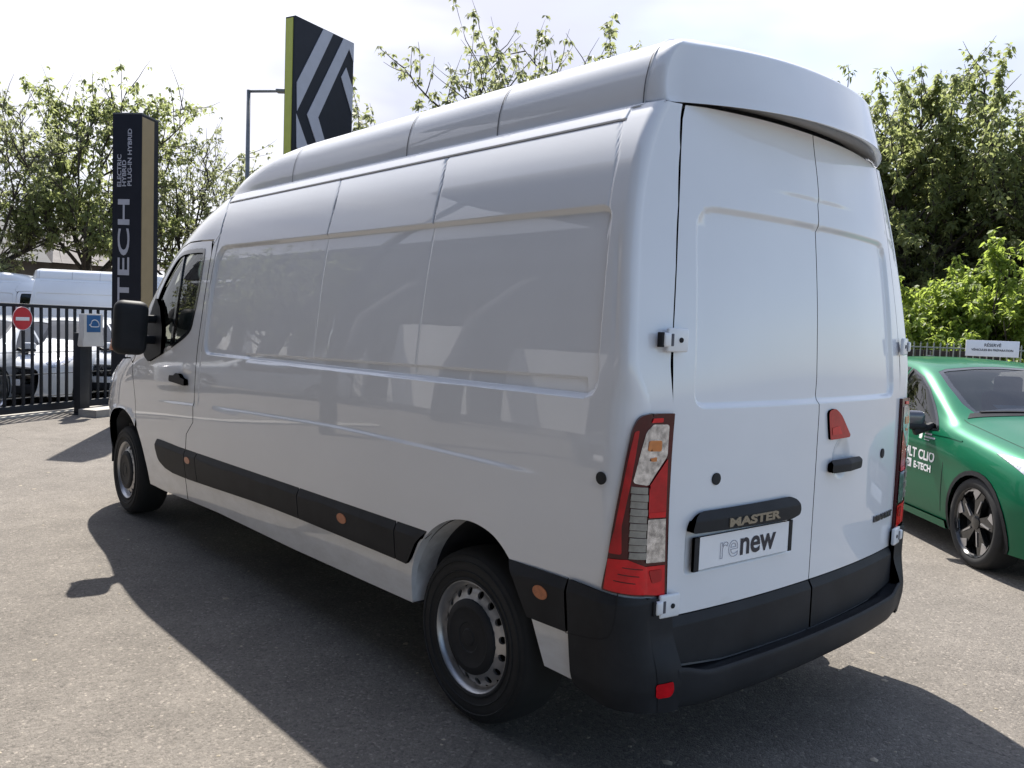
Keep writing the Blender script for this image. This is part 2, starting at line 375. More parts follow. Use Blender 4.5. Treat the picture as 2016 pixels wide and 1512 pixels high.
# --- surface panels
def resample(poly, step, closed=True):
    out = []; n = len(poly)
    for i in range(n if closed else n-1):
        a = np.array(poly[i], float); b = np.array(poly[(i+1) % n], float); k = max(1, int(math.ceil(np.linalg.norm(b-a)/step)))
        for j in range(k): out.append(a+(b-a)*j/k)
    if not closed: out.append(np.array(poly[-1], float))
    return np.array(out)
def rounded(poly, r, seg=6):
    out = []; n = len(poly); P = [Vector((q[0], q[1])) for q in poly]
    rr = r if hasattr(r, '__len__') else [r]*n
    for i in range(n):
        p, a, b = P[i], P[i-1], P[(i+1) % n]; r0 = rr[i]
        da = (a-p); db = (b-p); t = min(r0, da.length*.48, db.length*.48)
        if t < 1e-5: out.append((p.x, p.y)); continue
        A = p+da.normalized()*t; B = p+db.normalized()*t
        for k in range(seg+1):
            s = k/seg; q = A*(1-s)**2+p*2*s*(1-s)+B*s*s; out.append((q.x, q.y))
    return out
def smooth_poly(pts, closed=True, k=4):
    """Catmull-Rom through the points"""
    n = len(pts); out = []; P = np.array(pts, float)
    rng = range(n) if closed else range(n-1)
    for i in rng:
        p1, p2 = P[i], P[(i+1) % n]
        p0 = P[i-1] if closed or i > 0 else p1; p3 = P[(i+2) % n] if closed or i+2 < n else p2
        for j in range(k):
            t = j/k; out.append(tuple(.5*((2*p1)+(-p0+p2)*t+(2*p0-5*p1+4*p2-p3)*t*t+(-p0+3*p1-3*p2+p3)*t**3)))
    if not closed: out.append(tuple(P[-1]))
    return out
def inpoly(poly, u, v):
    P = np.array(poly, float); c = np.zeros(len(u), bool); n = len(P)
    for i in range(n):
        x1, y1 = P[i]; x2, y2 = P[i-1]
        if y1 == y2: continue
        k = ((y1 > v) != (y2 > v)); xi = (x2-x1)*(v-y1)/(y2-y1)+x1
        c ^= k & (u < xi)
    return c
def sdpoly(poly, u, v):
    """positive inside"""
    P = np.array(poly, float); d = np.full(np.shape(u), 1e9); n = len(P)
    for i in range(n):
        a, b = P[i-1], P[i]; e = b-a; L2 = e@e+1e-12
        t = np.clip(((u-a[0])*e[0]+(v-a[1])*e[1])/L2, 0, 1)
        d = np.minimum(d, (u-a[0]-t*e[0])**2+(v-a[1]-t*e[1])**2)
    ins = inpoly(poly, np.ravel(u), np.ravel(v)).reshape(np.shape(u))
    return np.where(ins, 1, -1)*np.sqrt(d)
def sstep(x): x = np.clip(x, 0, 1); return x*x*(3-2*x)
def fdn(f, u, v, e=4e-4):
    a = f(u+e, v)-f(u-e, v); b = f(u, v+e)-f(u, v-e); n = np.cross(a, b)
    return n/(np.linalg.norm(n, axis=-1, keepdims=True)+1e-12)
def displaced(base, sgn, disp):
    def g(u, v):
        d = disp(u, v) if callable(disp) else disp
        return base(u, v)+np.asarray(d+0*u)[..., None]*(sgn*fdn(base, u, v))
    return g
def panel(name, outline, f, mat, parent=None, holes=(), du=.03, dv=.03, eu=(), ev=(), rim=.0, sgn=1, rimmat=None, bstep=None, zone=None):
    bs = bstep or min(du, dv)*.7
    loops = [resample(outline, bs)]+[resample(h, bs) for h in holes]
    lo, hi = loops[0].min(0), loops[0].max(0)
    U = np.unique(np.round(np.concatenate([np.arange(lo[0]+du*.5, hi[0], du), np.array([e for e in eu if lo[0] < e < hi[0]])]), 5))
    Vv = np.unique(np.round(np.concatenate([np.arange(lo[1]+dv*.5, hi[1], dv), np.array([e for e in ev if lo[1] < e < hi[1]])]), 5))
    gu, gv = [a.ravel() for a in np.meshgrid(U, Vv, indexing='ij')]
    k = inpoly(loops[0], gu, gv)
    for h in loops[1:]: k &= ~inpoly(h, gu, gv)
    gu, gv = gu[k], gv[k]
    # keep off the border
    B = np.concatenate(loops); keep = np.ones(len(gu), bool)
    for i in range(0, len(gu), 4000):
        d2 = ((gu[i:i+4000, None]-B[None, :, 0])**2+(gv[i:i+4000, None]-B[None, :, 1])**2).min(1); keep[i:i+4000] = d2 > (bs*.55)**2
    gu, gv = gu[keep], gv[keep]
    pts = np.concatenate([B, np.stack([gu, gv], 1)])
    edges = []; o = 0
    for l in loops:
        n = len(l); edges += [(o+i, o+(i+1) % n) for i in range(n)]; o += n
    res = delaunay_2d_cdt([Vector(p) for p in pts], edges, [], 0, 1e-7)
    Q = np.array([tuple(v) for v in res[0]]); T = np.array([t for t in res[2] if len(t) == 3])
    c = Q[T].mean(1); k = inpoly(loops[0], c[:, 0], c[:, 1])
    for h in loops[1:]: k &= ~inpoly(h, c[:, 0], c[:, 1])
    T = T[k]
    P = f(Q[:, 0], Q[:, 1]); N = sgn*fdn(f, Q[:, 0], Q[:, 1])
    if sgn < 0: T = T[:, ::-1]
    V = [P]; NN = [N]; F = T.tolist(); off = len(P)
    if rim:
        for li, l in enumerate(loops):
            p = f(l[:, 0], l[:, 1]); n0 = sgn*fdn(f, l[:, 0], l[:, 1])
            rd = rim[li] if hasattr(rim, '__len__') else rim
            q = p-rd*n0; t = np.roll(p, -1, 0)-np.roll(p, 1, 0); sn = np.cross(t, n0); sn /= np.linalg.norm(sn, axis=1, keepdims=True)+1e-9
            area = np.sum(l[:, 0]*np.roll(l[:, 1], -1)-np.roll(l[:, 0], -1)*l[:, 1])
            if (area > 0) != (li == 0): sn = -sn
            sn = sn*(1 if sgn > 0 else -1)
            V += [p, q]; NN += [sn, sn]; m = len(l)
            for i in range(m):
                j = (i+1) % m; F.append((off+i, off+j, off+m+j, off+m+i))
            off += 2*m
    V = np.concatenate(V); NN = np.concatenate(NN)
    ob = mesh_obj(name, V, F, mat, parent, normals=NN); NRM['_n'][ob.data.name] = NN
    return ob
def text_vf(body, size, offset=0.0, extrude=0.0, outline=0.0, spacing=1.0, align='LEFT'):
    cu = bpy.data.curves.new('t', 'FONT'); cu.body = body; cu.size = size; cu.offset = offset; cu.extrude = extrude; cu.space_character = spacing
    cu.align_x = align; cu.resolution_u = 4
    if outline: cu.fill_mode = 'NONE' if hasattr(cu, 'fill_mode') else cu.fill_mode; cu.bevel_depth = outline; cu.bevel_resolution = 0
    o = bpy.data.objects.new('t', cu); COL.objects.link(o)
    bpy.context.view_layer.update()
    me = bpy.data.meshes.new_from_object(o.evaluated_get(bpy.context.evaluated_depsgraph_get()))
    V = np.empty(len(me.vertices)*3); me.vertices.foreach_get('co', V); V = V.reshape(-1, 3); F = [tuple(p.vertices) for p in me.polygons]
    bpy.data.objects.remove(o); bpy.data.curves.remove(cu); bpy.data.meshes.remove(me)
    return V, F
def refine(V, F, maxlen):
    """subdivide long triangles so that text can follow a curved surface"""
    bm = bmesh.new(); vs_ = [bm.verts.new(v) for v in V]
    for f in F:
        try: bm.faces.new([vs_[i] for i in f])
        except ValueError: pass
    bmesh.ops.triangulate(bm, faces=bm.faces[:])
    for _ in range(4):
        es = [e for e in bm.edges if e.calc_length() > maxlen]
        if not es: break
        bmesh.ops.subdivide_edges(bm, edges=es, cuts=1); bmesh.ops.triangulate(bm, faces=bm.faces[:])
    bm.verts.ensure_lookup_table(); bm.verts.index_update()
    Vn = np.array([v.co[:] for v in bm.verts]); Fn = [tuple(v.index for v in f.verts) for f in bm.faces]; bm.free()
    return Vn, Fn
# ------------------------------------------------------------------ ground
def ground():
    bm = bmesh.new()
    vs_ = [bm.verts.new(v) for v in ((-350, -350, 0), (350, -350, 0), (350, 350, 0), (-350, 350, 0))]; bm.faces.new(vs_)
    o = bm_obj('ground', bm, 'asphalt', smooth=False); o['kind'] = 'structure'
ground()

# ------------------------------------------------------------------ cargo van surface
def pch(xs, ys):
    xs = np.array(xs, float); ys = np.array(ys, float); h = np.diff(xs); d = np.diff(ys)/h
    m = np.zeros(len(xs)); m[0] = d[0]; m[-1] = d[-1]
    for i in range(1, len(xs)-1):
        if d[i-1]*d[i] > 0:
            w1 = 2*h[i]+h[i-1]; w2 = h[i]+2*h[i-1]; m[i] = (w1+w2)/(w1/d[i-1]+w2/d[i])
    def f(x):
        x = np.clip(np.asarray(x, float), xs[0], xs[-1]); i = np.clip(np.searchsorted(xs, x)-1, 0, len(xs)-2)
        t = (x-xs[i])/h[i]; t2 = t*t; t3 = t2*t
        return (2*t3-3*t2+1)*ys[i]+(t3-2*t2+t)*h[i]*m[i]+(-2*t3+3*t2)*ys[i+1]+(t3-t2)*h[i]*m[i+1]
    return f
HW = pch([.28, .42, .60, .75, .95, 1.15, 1.35, 1.6, 1.8, 1.97, 2.1, 2.2, 2.3, 2.36], [.97, .995, 1.015, 1.028, 1.035, 1.036, 1.030, 1.01, .986, .957, .921, .884, .832, .792])
YS = pch([.28, .8, 1.1, 1.3, 1.63, 2.06, 2.35], [4.9, 4.9, 4.8, 4.6, 4.35, 3.9, 3.5])
YF = pch([.28, .5, .8, 1.0, 1.15, 1.25, 1.33, 1.63, 2.06, 2.2, 2.35], [6.05, 6.15, 6.18, 6.12, 5.95, 5.80, 5.66, 5.36, 4.88, 4.68, 4.42])
NF = pch([.28, 1.0, 1.2, 1.35, 1.6, 2.35], [4.6, 4.6, 4.0, 3.3, 3.2, 3.2])
LEAN = pch([.3, 1.30, 1.6, 2.0, 2.36], [0, 0, .012, .048, .098])
CUR = pch([.3, 1.3, 1.7, 2.0, 2.36], [.062, .065, .085, .105, .13])
YR0 = .135
RCF = pch([.28, 1.33, 1.50, 2.40], [.10, .10, .045, .045])   # rear corner radius: sharper above the lamps
def yrear(x, z): return YR0+LEAN(z)+CUR(z)*(np.abs(x)/.87)**2.2
def sideX(y, z):
    ys, yf, n = YS(z), YF(z), NF(z); q = np.clip((y-ys)/(yf-ys), 0, .9999)
    return -HW(z)*(1-q**n)**(1/n)
def frontY(x, z):
    ys, yf, n = YS(z), YF(z), NF(z); q = np.clip(np.abs(x)/HW(z), 0, .9999)
    return ys+(yf-ys)*(1-q**n)**(1/n)
def smap(s, z):
    s = np.asarray(s, float); z = np.asarray(z, float)
    hw = HW(z); RC = RCF(z); yre = yrear(hw-RC, z); s0 = .20+RC
    t = sstep((s-.30)/.6); y = s+(yre-.20)*(1-t); x = sideX(y, z)
    a = np.clip((s0-s)/RC, 0, np.pi/2); xa = -hw+RC-RC*np.cos(a); ya = yre+RC-RC*np.sin(a)
    xr = -hw+RC+(s0-RC*np.pi/2-s); yr = yrear(xr, z); c1 = s >= s0; c2 = s >= s0-RC*np.pi/2
    return np.stack([np.where(c1, x, np.where(c2, xa, xr)), np.where(c1, y, np.where(c2, ya, yr)), z+0*s], -1)
def s_of_x(x, z): RC = float(RCF(z)); return float(.20+RC-RC*np.pi/2-(x+HW(z)-RC))
def rmap(x, z): return np.stack([x, yrear(x, z), z+0*x], -1)
def fmap(x, z): return np.stack([x, frontY(x, z), z+0*x], -1)
GAPX = pch([.60, .722, 1.257, 1.406, 1.604, 1.738, 2.183, 2.352], [-.822, -.826, -.838, -.838, -.826, -.809, -.742, -.71])

RECESS = rounded([(.300, 1.988), (3.66, 2.004), (3.690, 1.45), (3.655, 1.342), (.36, 1.362)], [.05, .10, .3, .07, .07])
RECESS = rounded([(.300, 1.988), (3.655, 2.004), (3.675, 1.342), (.345, 1.362)], [.05, .11, .08, .07])
RIB = rounded([(.402, 1.420), (2.25, 1.386), (3.08, 1.368), (3.05, 1.330), (.402, 1.355)], [.006, 0, .02, 0, 0])
CREASE = pch([.3, .69, 1.83, 2.73, 3.78, 4.9], [1.06, 1.072, 1.076, 1.052, 1.009, .95])
def groove(x, x0, w): return np.exp(-((x-x0)/w)**2)
def seam_y(z, pts): return np.interp(z, [p[1] for p in pts], [p[0] for p in pts])
SEAM2 = [(2.296, 1.34), (2.300, 2.0), (2.306, 2.113), (2.329, 2.208), (2.383, 2.305)]
SEAM3 = [(1.410, 1.34), (1.401, 1.998), (1.417, 2.154), (1.464, 2.286)]
SEAM4 = [(.336, 1.862), (.315, 1.963), (.313, 2.156), (.366, 2.353)]
SEAM1 = [(3.735, 1.05), (3.715, 1.35), (3.690, 1.70), (3.683, 1.962), (3.701, 2.092), (3.745, 2.227), (3.86, 2.352)]
def side_disp(s, z):
    d = -.018*sstep(.5+sdpoly(RECESS, s, z)/.020)
    d = d-.009*sstep(.5+sdpoly(RIB, s, z)/.010)
    d = d+.007*sstep((CREASE(s)-z)/.018+.5)*sstep((s-.55)/.3)
    up = sstep((z-1.995)/.01); st = sstep((2.302-z)/.004)
    for sm in (SEAM2, SEAM3):
        d = d-(.006*up*st+.0015*sstep((z-1.37)/.02)*(1-up))*groove(s, seam_y(z, sm), .0045)
    d = d-.003*sstep((z-1.87)/.05)*groove(s, seam_y(z, SEAM4), .004)
    d = d-.006*sstep((z-1.0)/.05)*groove(s, seam_y(z, SEAM1), .0045)
    inr = sstep((s-.33)/.01)*sstep((3.80-s)/.01)
    d = d-.005*groove(z, 2.300, .003)*inr+.004*sstep((z-2.300)/.004)*inr
    # soft swage on the corner post beside the panel
    d = d-.004*groove(s, .262, .012)*sstep((z-1.45)/.2)*sstep((1.93-z)/.1)
    return d
SIDE = displaced(smap, -1, side_disp)

VAN = thing('cargo_van', 'white high-roof cargo van parked in the foreground with its rear doors to the camera', 'van')

def sgap(z): return s_of_x(float(GAPX(z))-.0025, z)
# ---- side body panel (outline in s,z)
rear_arch = smooth_poly([(.586, .377), (.615, .47), (.656, .586), (.706, .677), (.746, .734), (.80, .782), (.862, .812), (.953, .828), (1.048, .821), (1.147, .789), (1.235, .735), (1.311, .664), (1.362, .586), (1.388, .513), (1.397, .385)], closed=False)
door_rear = [(4.010, .352), (3.999, .437), (4.008, .573), (3.948, .717), (3.925, .805), (3.805, .895), (3.805, .996), (3.794, 1.128), (3.779, 1.322), (3.762, 1.451), (3.748, 1.611), (3.740, 1.771), (3.747, 1.964), (3.784, 2.054)]
body_out = [(.43, .375)]+rear_arch+[(2.5, .366), (3.5, .366), (4.006, .353)]+door_rear[1:-1]+[(3.755, 2.02), (3.701, 2.092), (3.745, 2.227), (3.86, 2.352)]
body_out += [(x, 2.352) for x in (3, 2, 1, .5, .3, .2)]+[(sgap(z), z) for z in (2.352, 2.2, 2.0, 1.8, 1.6, 1.4, 1.2, 1.0, .8, .70)]+[(.43, .70)]
corner_s = list(np.arange(.06, .36, .006))
fe = lambda c, w, st: list(np.arange(c-w, c+w, st))
eu_side = corner_s+fe(2.30, .024, .003)+fe(2.36, .03, .004)+fe(1.405, .024, .003)+fe(1.45, .02, .004)+fe(3.67, .05, .004)+fe(3.735, .05, .004)+fe(.403, .01, .002)
ev_side = fe(1.995, .028, .003)+fe(1.385, .055, .0035)+fe(2.301, .012, .002)+fe(1.06, .03, .006)
side_ob = panel('side_panel', body_out, SIDE, 'white_paint', VAN, du=.035, dv=.035, eu=eu_side, ev=ev_side, rim=.045, sgn=-1, bstep=.02)

def seam_strip(pts, w=.0032, lift=.0040, n=24):
    P = smooth_poly(pts, closed=False, k=4); return panel('panel_seam', [(a-w/2, b) for a, b in P]+[(a+w/2, b) for a, b in P[::-1]], displaced(smap, -1, lambda s, z: side_disp(s, z)+lift), 'seam_grey', side_ob, du=.02, dv=.03, sgn=-1)
seam_strip([p for p in SEAM2 if p[1] > 1.99]+[]); seam_strip([p for p in SEAM3 if p[1] > 1.99]); seam_strip([p for p in SEAM1 if 1.3 < p[1] < 2.34], .0035)
panel('panel_seam', [(.34, 2.2985), (3.79, 2.2985), (3.79, 2.3010), (.34, 2.3010)], displaced(smap, -1, lambda s, z: side_disp(s, z)+.0030), 'seam_grey', side_ob, du=.04, dv=.01, sgn=-1)

# ---- front door
DOOR = displaced(smap, -1, lambda s, z: .007*sstep((CREASE(s)-z)/.018+.5)*sstep((4.55-s)/.5)+.004*groove(z, 1.235-.10*(s-3.9), .02)*sstep((s-3.82)/.04)*sstep((4.02-s)/.06))
door_out = [(p[0]+.010, p[1]) for p in door_rear]
door_out[-1] = (3.80, 2.050)
door_out += [(4.0, 2.056), (4.20, 2.056), (4.33, 2.030), (4.45, 1.965), (4.56, 1.865), (4.66, 1.735), (4.745, 1.59), (4.83, 1.43), (4.93, 1.30), (5.035, 1.20), (5.035, 1.15), (4.99, 1.02), (4.965, .935), (4.962, .785)]
door_out += smooth_poly([(4.962, .735), (4.882, .621), (4.826, .504), (4.797, .422), (4.79, .329)], closed=False, k=3)+[(4.5, .328), (4.3, .337)]
win_hole = smooth_poly([(3.872, 1.985), (3.852, 1.887), (3.852, 1.724), (3.887, 1.571), (3.945, 1.462), (4.217, 1.361), (4.502, 1.278), (4.665, 1.240), (4.745, 1.275), (4.790, 1.350), (4.742, 1.456), (4.664, 1.603), (4.590, 1.745), (4.484, 1.865), (4.383, 1.950), (4.268, 1.993), (4.086, 2.003), (3.91, 2.000)], k=4)
fdoor = panel('front_door', door_out, DOOR, 'white_paint', VAN, holes=[win_hole], du=.03, dv=.03, ev=fe(1.02, .05, .005), rim=[.03, .02], sgn=-1)
def grow(poly, d):
    """offset polygon outward by d"""
    P = np.array(poly, float); t = np.roll(P, -1, 0)-np.roll(P, 1, 0); n = np.stack([t[:, 1], -t[:, 0]], 1); n /= np.linalg.norm(n, axis=1, keepdims=True)+1e-9
    A = np.sum(P[:, 0]*np.roll(P[:, 1], -1)-np.roll(P[:, 0], -1)*P[:, 1])
    return (P+n*d*(1 if A > 0 else -1)).tolist()
panel('window_seal', grow(win_hole, .006), displaced(smap, -1, .003), 'gloss_black', fdoor, holes=[grow(win_hole, -.022)], du=.02, dv=.02, rim=.014, sgn=-1)
win = panel('window', grow(win_hole, -.015), displaced(smap, -1, -.012), 'cab_glass', fdoor, du=.05, dv=.05, rim=0, sgn=-1)
panel('window_divider', [(4.235, 1.985), (4.214, 1.778), (4.226, 1.572), (4.252, 1.335), (4.286, 1.325), (4.258, 1.572), (4.244, 1.778), (4.263, 1.985)], displaced(smap, -1, -.004), 'gloss_black', fdoor, du=.03, dv=.04, rim=.02, sgn=-1)
panel('mirror_base', rounded([(4.655, 1.236), (4.40, 1.300), (4.41, 1.47), (4.50, 1.62), (4.62, 1.69), (4.70, 1.56), (4.80, 1.36), (4.75, 1.27)], .03), displaced(smap, -1, .014), 'black_plastic', fdoor, du=.03, dv=.03, rim=.03, sgn=-1)
hd = panel('door_handle', rounded([(3.910, 1.120), (3.912, 1.163), (3.98, 1.168), (4.015, 1.190), (4.075, 1.192), (4.11, 1.172), (4.185, 1.172), (4.19, 1.132)], .014), displaced(smap, -1, lambda s, z: .030-.10*np.clip(z-1.155, 0, .1)), 'black_plastic', fdoor, du=.015, dv=.01, rim=.03, sgn=-1)
panel('handle_recess', rounded([(3.99, 1.06), (3.985, 1.20), (4.11, 1.205), (4.12, 1.07)], .05), displaced(smap, -1, lambda s, z: .001-.012*sstep(1-((s-4.05)**2+(z-1.13)**2)/.004)), 'white_paint', fdoor, du=.01, dv=.01, sgn=-1)

# ---- front wing
wing_out = [(4.970, .785), (4.974, .935), (4.998, 1.02), (5.045, 1.15), (5.045, 1.205), (5.10, 1.235), (5.38, 1.215), (5.62, 1.11), (5.80, .97), (5.90, .80), (5.94, .60), (5.93, .36), (5.84, .345)]
wing_out += smooth_poly([(5.80, .345), (5.79, .47), (5.75, .60), (5.66, .72), (5.53, .80), (5.40, .832), (5.29, .842), (5.181, .835), (5.07, .800), (5.0, .756), (4.970, .735)], closed=False, k=4)
wing = panel('front_wing', wing_out, displaced(smap, -1, lambda s, z: .010*sstep((.05-np.abs(sdpoly(wing_out[13:], s, z)))/.04)*sstep((.86-z)/.03)), 'white_paint', VAN, du=.03, dv=.03, rim=.05, sgn=-1)
headl = panel('headlamp', rounded([(5.64, 1.085), (5.50, 1.165), (5.58, 1.02), (5.72, .86), (5.86, .80), (5.80, .95)], .02), displaced(smap, -1, .004), 'lens_reflector', VAN, du=.02, dv=.02, rim=.01, sgn=-1)
# ---- cab surround: header and windscreen pillar
def pillar_y(z, k): 
    n = NF(z); q = (1-k**n)**(1/n); return float(YS(z)+(YF(z)-YS(z))*q)
cab_out = [(3.868, 2.352)]+[(3.753, 2.227), (3.709, 2.092), (3.765, 2.028), (3.775, 2.060), (3.80, 2.060), (4.0, 2.066), (4.20, 2.066), (4.338, 2.040), (4.460, 1.973), (4.570, 1.872), (4.670, 1.741), (4.756, 1.594), (4.840, 1.436), (4.94, 1.308), (5.045, 1.215), (5.10, 1.243), (5.30, 1.235)]
cab_out += [(pillar_y(z, .86), z) for z in (1.26, 1.36, 1.5, 1.65, 1.8, 1.95, 2.1, 2.2, 2.3, 2.352)]
cabs = panel('cab_surround', cab_out, smap, 'white_paint', VAN, du=.03, dv=.03, rim=.02, sgn=-1)
for o in (side_ob, fdoor, wing, cabs, headl): mirror_obj(o, VAN)
mirror_obj(win, VAN, 'window')
# ---- windscreen, forehead, nose
zs = list(np.linspace(1.36, 2.10, 9))
ws_out = [(-.852*float(HW(z)), z) for z in zs]+[(.852*float(HW(z)), z) for z in zs[::-1]]
panel('windscreen', ws_out, displaced(fmap, -1, -.004), 'cab_glass', VAN, du=.06, dv=.04, rim=.012, sgn=-1)
zs = [2.105, 2.16, 2.22, 2.28, 2.352]
panel('forehead', [(-.856*float(HW(z)), z) for z in zs]+[(.856*float(HW(z)), z) for z in zs[::-1]], fmap, 'white_paint', VAN, du=.05, dv=.03, rim=.03, sgn=-1)
zs = [.80, .95, 1.08, 1.2, 1.28, 1.355]
panel('bonnet', [(-.85*float(HW(z)), z) for z in zs]+[(.85*float(HW(z)), z) for z in zs[::-1]], fmap, 'white_paint', VAN, du=.05, dv=.03, rim=.03, sgn=-1)
panel('front_bumper', [(-.85, .30), (-.87, .795), (.87, .795), (.85, .30)], displaced(fmap, -1, .004), 'black_plastic', VAN, du=.05, dv=.04, rim=.03, sgn=-1)

# ---- roof
prof = [(.806, 2.346), (.792, 2.350), (.782, 2.357), (.779, 2.41), (.768, 2.465), (.748, 2.52), (.718, 2.562), (.678, 2.592), (.61, 2.612), (.45, 2.630), (.22, 2.640), (0, 2.643)]
rf_yf = pch([2.34, 2.41, 2.465, 2.52, 2.562, 2.592, 2.615, 2.643], [4.44, 4.30, 4.16, 3.98, 3.80, 3.58, 3.3, 2.6])
rf_ys = pch([2.34, 2.465, 2.562, 2.615, 2.643], [3.5, 3.3, 3.0, 2.6, 2.2])
def roof():
    pr = np.array(smooth_poly(prof, closed=False, k=4)); Y0 = .42
    ny, nf = 60, 40; rows = []
    for hw, z in pr:
        ys, yf = float(rf_ys(z)), float(rf_yf(z)); n = 3.2; row = []
        for i in range(ny): row.append((-hw, Y0+(ys-Y0)*i/ny, z))
        for i in range(nf+1):
            a = i/nf*math.pi/2; row.append((-hw*max(0, math.cos(a))**(2/n), ys+(yf-ys)*math.sin(a)**(2/n), z))
        rows.append(row)
    V, F = [], []; m = ny+nf+1; k = len(rows)
    full = [row for row in rows]
    for row in full: V += row
    for row in full: V += [(-x, y, z) for x, y, z in row]
    for side in (0, 1):
        o = side*k*m
        for i in range(k-1):
            for j in range(m-1):
                q = (o+i*m+j, o+i*m+j+1, o+(i+1)*m+j+1, o+(i+1)*m+j); F.append(q if side else q[::-1])
    bm = bmesh.new(); bv = [bm.verts.new(v) for v in V]
    for f in F:
        try: bm.faces.new([bv[i] for i in f])
        except ValueError: pass
    bmesh.ops.remove_doubles(bm, verts=bm.verts, dist=1e-4)
    return bm_obj('roof', bm, 'white_paint', VAN, ang=50)
roof_ob = roof()
def roof_strip(name, y, w=.006, mat='seam_grey'):
    pr = np.array(smooth_poly(prof[2:], closed=False, k=3)); V, F = [], []
    full = [(-a, b) for a, b in pr]+[(a, b) for a, b in pr[::-1][1:]]
    for x, z in full:
        e = .0022; sx = (x/.78)
        for dy in (-w/2, w/2): V.append((x+e*np.sign(x), y+dy, z+e))
    for i in range(len(full)-1): F.append((2*i, 2*i+1, 2*i+3, 2*i+2))
    return mesh_obj(name, V, F, mat, roof_ob, smooth=True)
for y in (1.20, 1.86, 3.02): roof_strip('roof_seam', y)
roof_strip('roof_seam', .427, .005)

# ---- moulded rear cap above the doors
def rear_cap():
    # rows: (side half width, how far the rear face sits back, z)
    PP = np.array(smooth_poly(prof, closed=False, k=4)); hz = lambda z: float(np.interp(z, PP[:, 1], PP[:, 0]))
    rows0 = [(.62, .150, 2.386), (.70, .070, 2.380), (.755, .012, 2.3585), (.768, .0, 2.3575)]
    rows0 += [(hz(z)-.001, .005+.36*(z-2.368), z) for z in (2.368, 2.40, 2.44, 2.48, 2.52, 2.550, 2.566)]
    rows0 += [(hz(2.578)-.001, .092, 2.578), (hz(2.592)-.001, .125, 2.592), (.61, .19, 2.612), (.45, .25, 2.630), (.22, .30, 2.640), (.02, .322, 2.643)]
    def plan(hw, back):
        pts = []; r = min(.030, hw*.3)
        yb = lambda x: .100+back*(1-.35*(abs(x)/.75)**2)+.205*(abs(x)/.70)**2.3
        ye = min(yb(hw-r), .423); yc = .424
        pts.append((-hw, .424))
        for i in range(0, 11):
            a = i/10*math.pi/2; pts.append((-hw+r-r*math.cos(a), yc-(yc-ye)*(math.sin(a))))
        for x in np.linspace(-hw+r, 0, 18)[1:]: pts.append((x, min(.423, yb(x))))
        return pts+[(-x, y) for x, y in pts[::-1][1:]]
    rr = []
    for i in range(len(rows0)-1):
        for t in (0, .5): rr.append(tuple(rows0[i][j]*(1-t)+rows0[i+1][j]*t for j in range(3)))
    rr.append(rows0[-1])
    rows = [[(x, y, z) for x, y in plan(h, i)] for h, i, z in rr]
    V, F = [], []; m = len(rows[0])
    for r in rows: V += r
    for i in range(len(rows)-1):
        for j in range(m-1): F.append((i*m+j, i*m+j+1, (i+1)*m+j+1, (i+1)*m+j))
    bm = bmesh.new(); bv = [bm.verts.new(v) for v in V]
    for f in F: bm.faces.new([bv[i] for i in f])
    bmesh.ops.remove_doubles(bm, verts=bm.verts, dist=1e-5)
    return bm_obj('roof_cap', bm, 'white_paint', VAN, ang=33)
rear_cap()

# ---- rear doors
REC_R = rounded([(-.735, 1.338), (-.690, 2.006), (.690, 2.006), (.735, 1.338)], [.05, .09, .09, .05])
RIDGE = rounded([(-.36, 2.100), (-.36, 2.112), (0, 2.122), (.36, 2.112), (.36, 2.100)], .0)
def rear_disp(x, z):
    d = -.016*sstep(.5+sdpoly(REC_R, x, z)/.022)
    fl = sstep((.36-np.abs(x))/.25)
    d = d+.006*fl*sstep((z-2.098)/.02)*sstep((2.36-z)/.2)
    # shallow bowl behind the handle, plate pocket
    d = d-.016*sstep(1.15-(((x-.205)/.075)**2+((z-1.10)/.085)**2))
    pk = rounded([(-.745, .775), (-.745, .92), (-.15, .92), (-.15, .775)], .01)
    d = d-.010*sstep(.5+sdpoly(pk, x, z)/.02)
    return d
REAR = displaced(rmap, 1, rear_disp)
zt = [.636, .8, 1.0, 1.257, 1.406, 1.5, 1.604, 1.738, 1.9, 2.05, 2.183, 2.30]
ev_r = fe(2.006, .024, .003)+fe(1.338, .024, .003)+fe(2.105, .016, .003)+fe(.775, .018, .003)
dl = [(float(GAPX(z))+.0025, z) for z in zt]+[(-.700, 2.350), (-.611, 2.356), (-.333, 2.361), (-.0025, 2.363)]
dl += [(-.0025, 1.43), (-.0085, 1.36), (-.0025, 1.29), (-.0025, .636)]
ldoor = panel('rear_door', dl[::-1], REAR, 'white_paint', VAN, du=.03, dv=.03, eu=fe(-.715, .04, .004)+fe(-.745, .012, .003)+fe(-.15, .012, .003), ev=ev_r, rim=.03, sgn=1)
ldoor['label'] = 'rear door with the number plate'
dr = [(-a, b) for a, b in dl[:-4]]+[(.0025, 2.363), (.0025, 1.43), (-.0035, 1.36), (.0025, 1.29), (.0025, .636)]
rdoor = panel('rear_door', dr, REAR, 'white_paint', VAN, du=.03, dv=.03, eu=fe(.715, .04, .004)+fe(.205, .09, .008), ev=ev_r+fe(1.10, .09, .008), rim=.03, sgn=1)
rdoor['label'] = 'rear door with the handle and red reflector lamp'
# dark body aperture behind the doors so that gaps read dark
panel('door_aperture', [(-.82, .50), (-.83, 1.4), (-.70, 2.35), (.70, 2.35), (.83, 1.4), (.82, .50)], displaced(rmap, 1, -.034), 'dark_gap', VAN, du=.08, dv=.08, sgn=1)

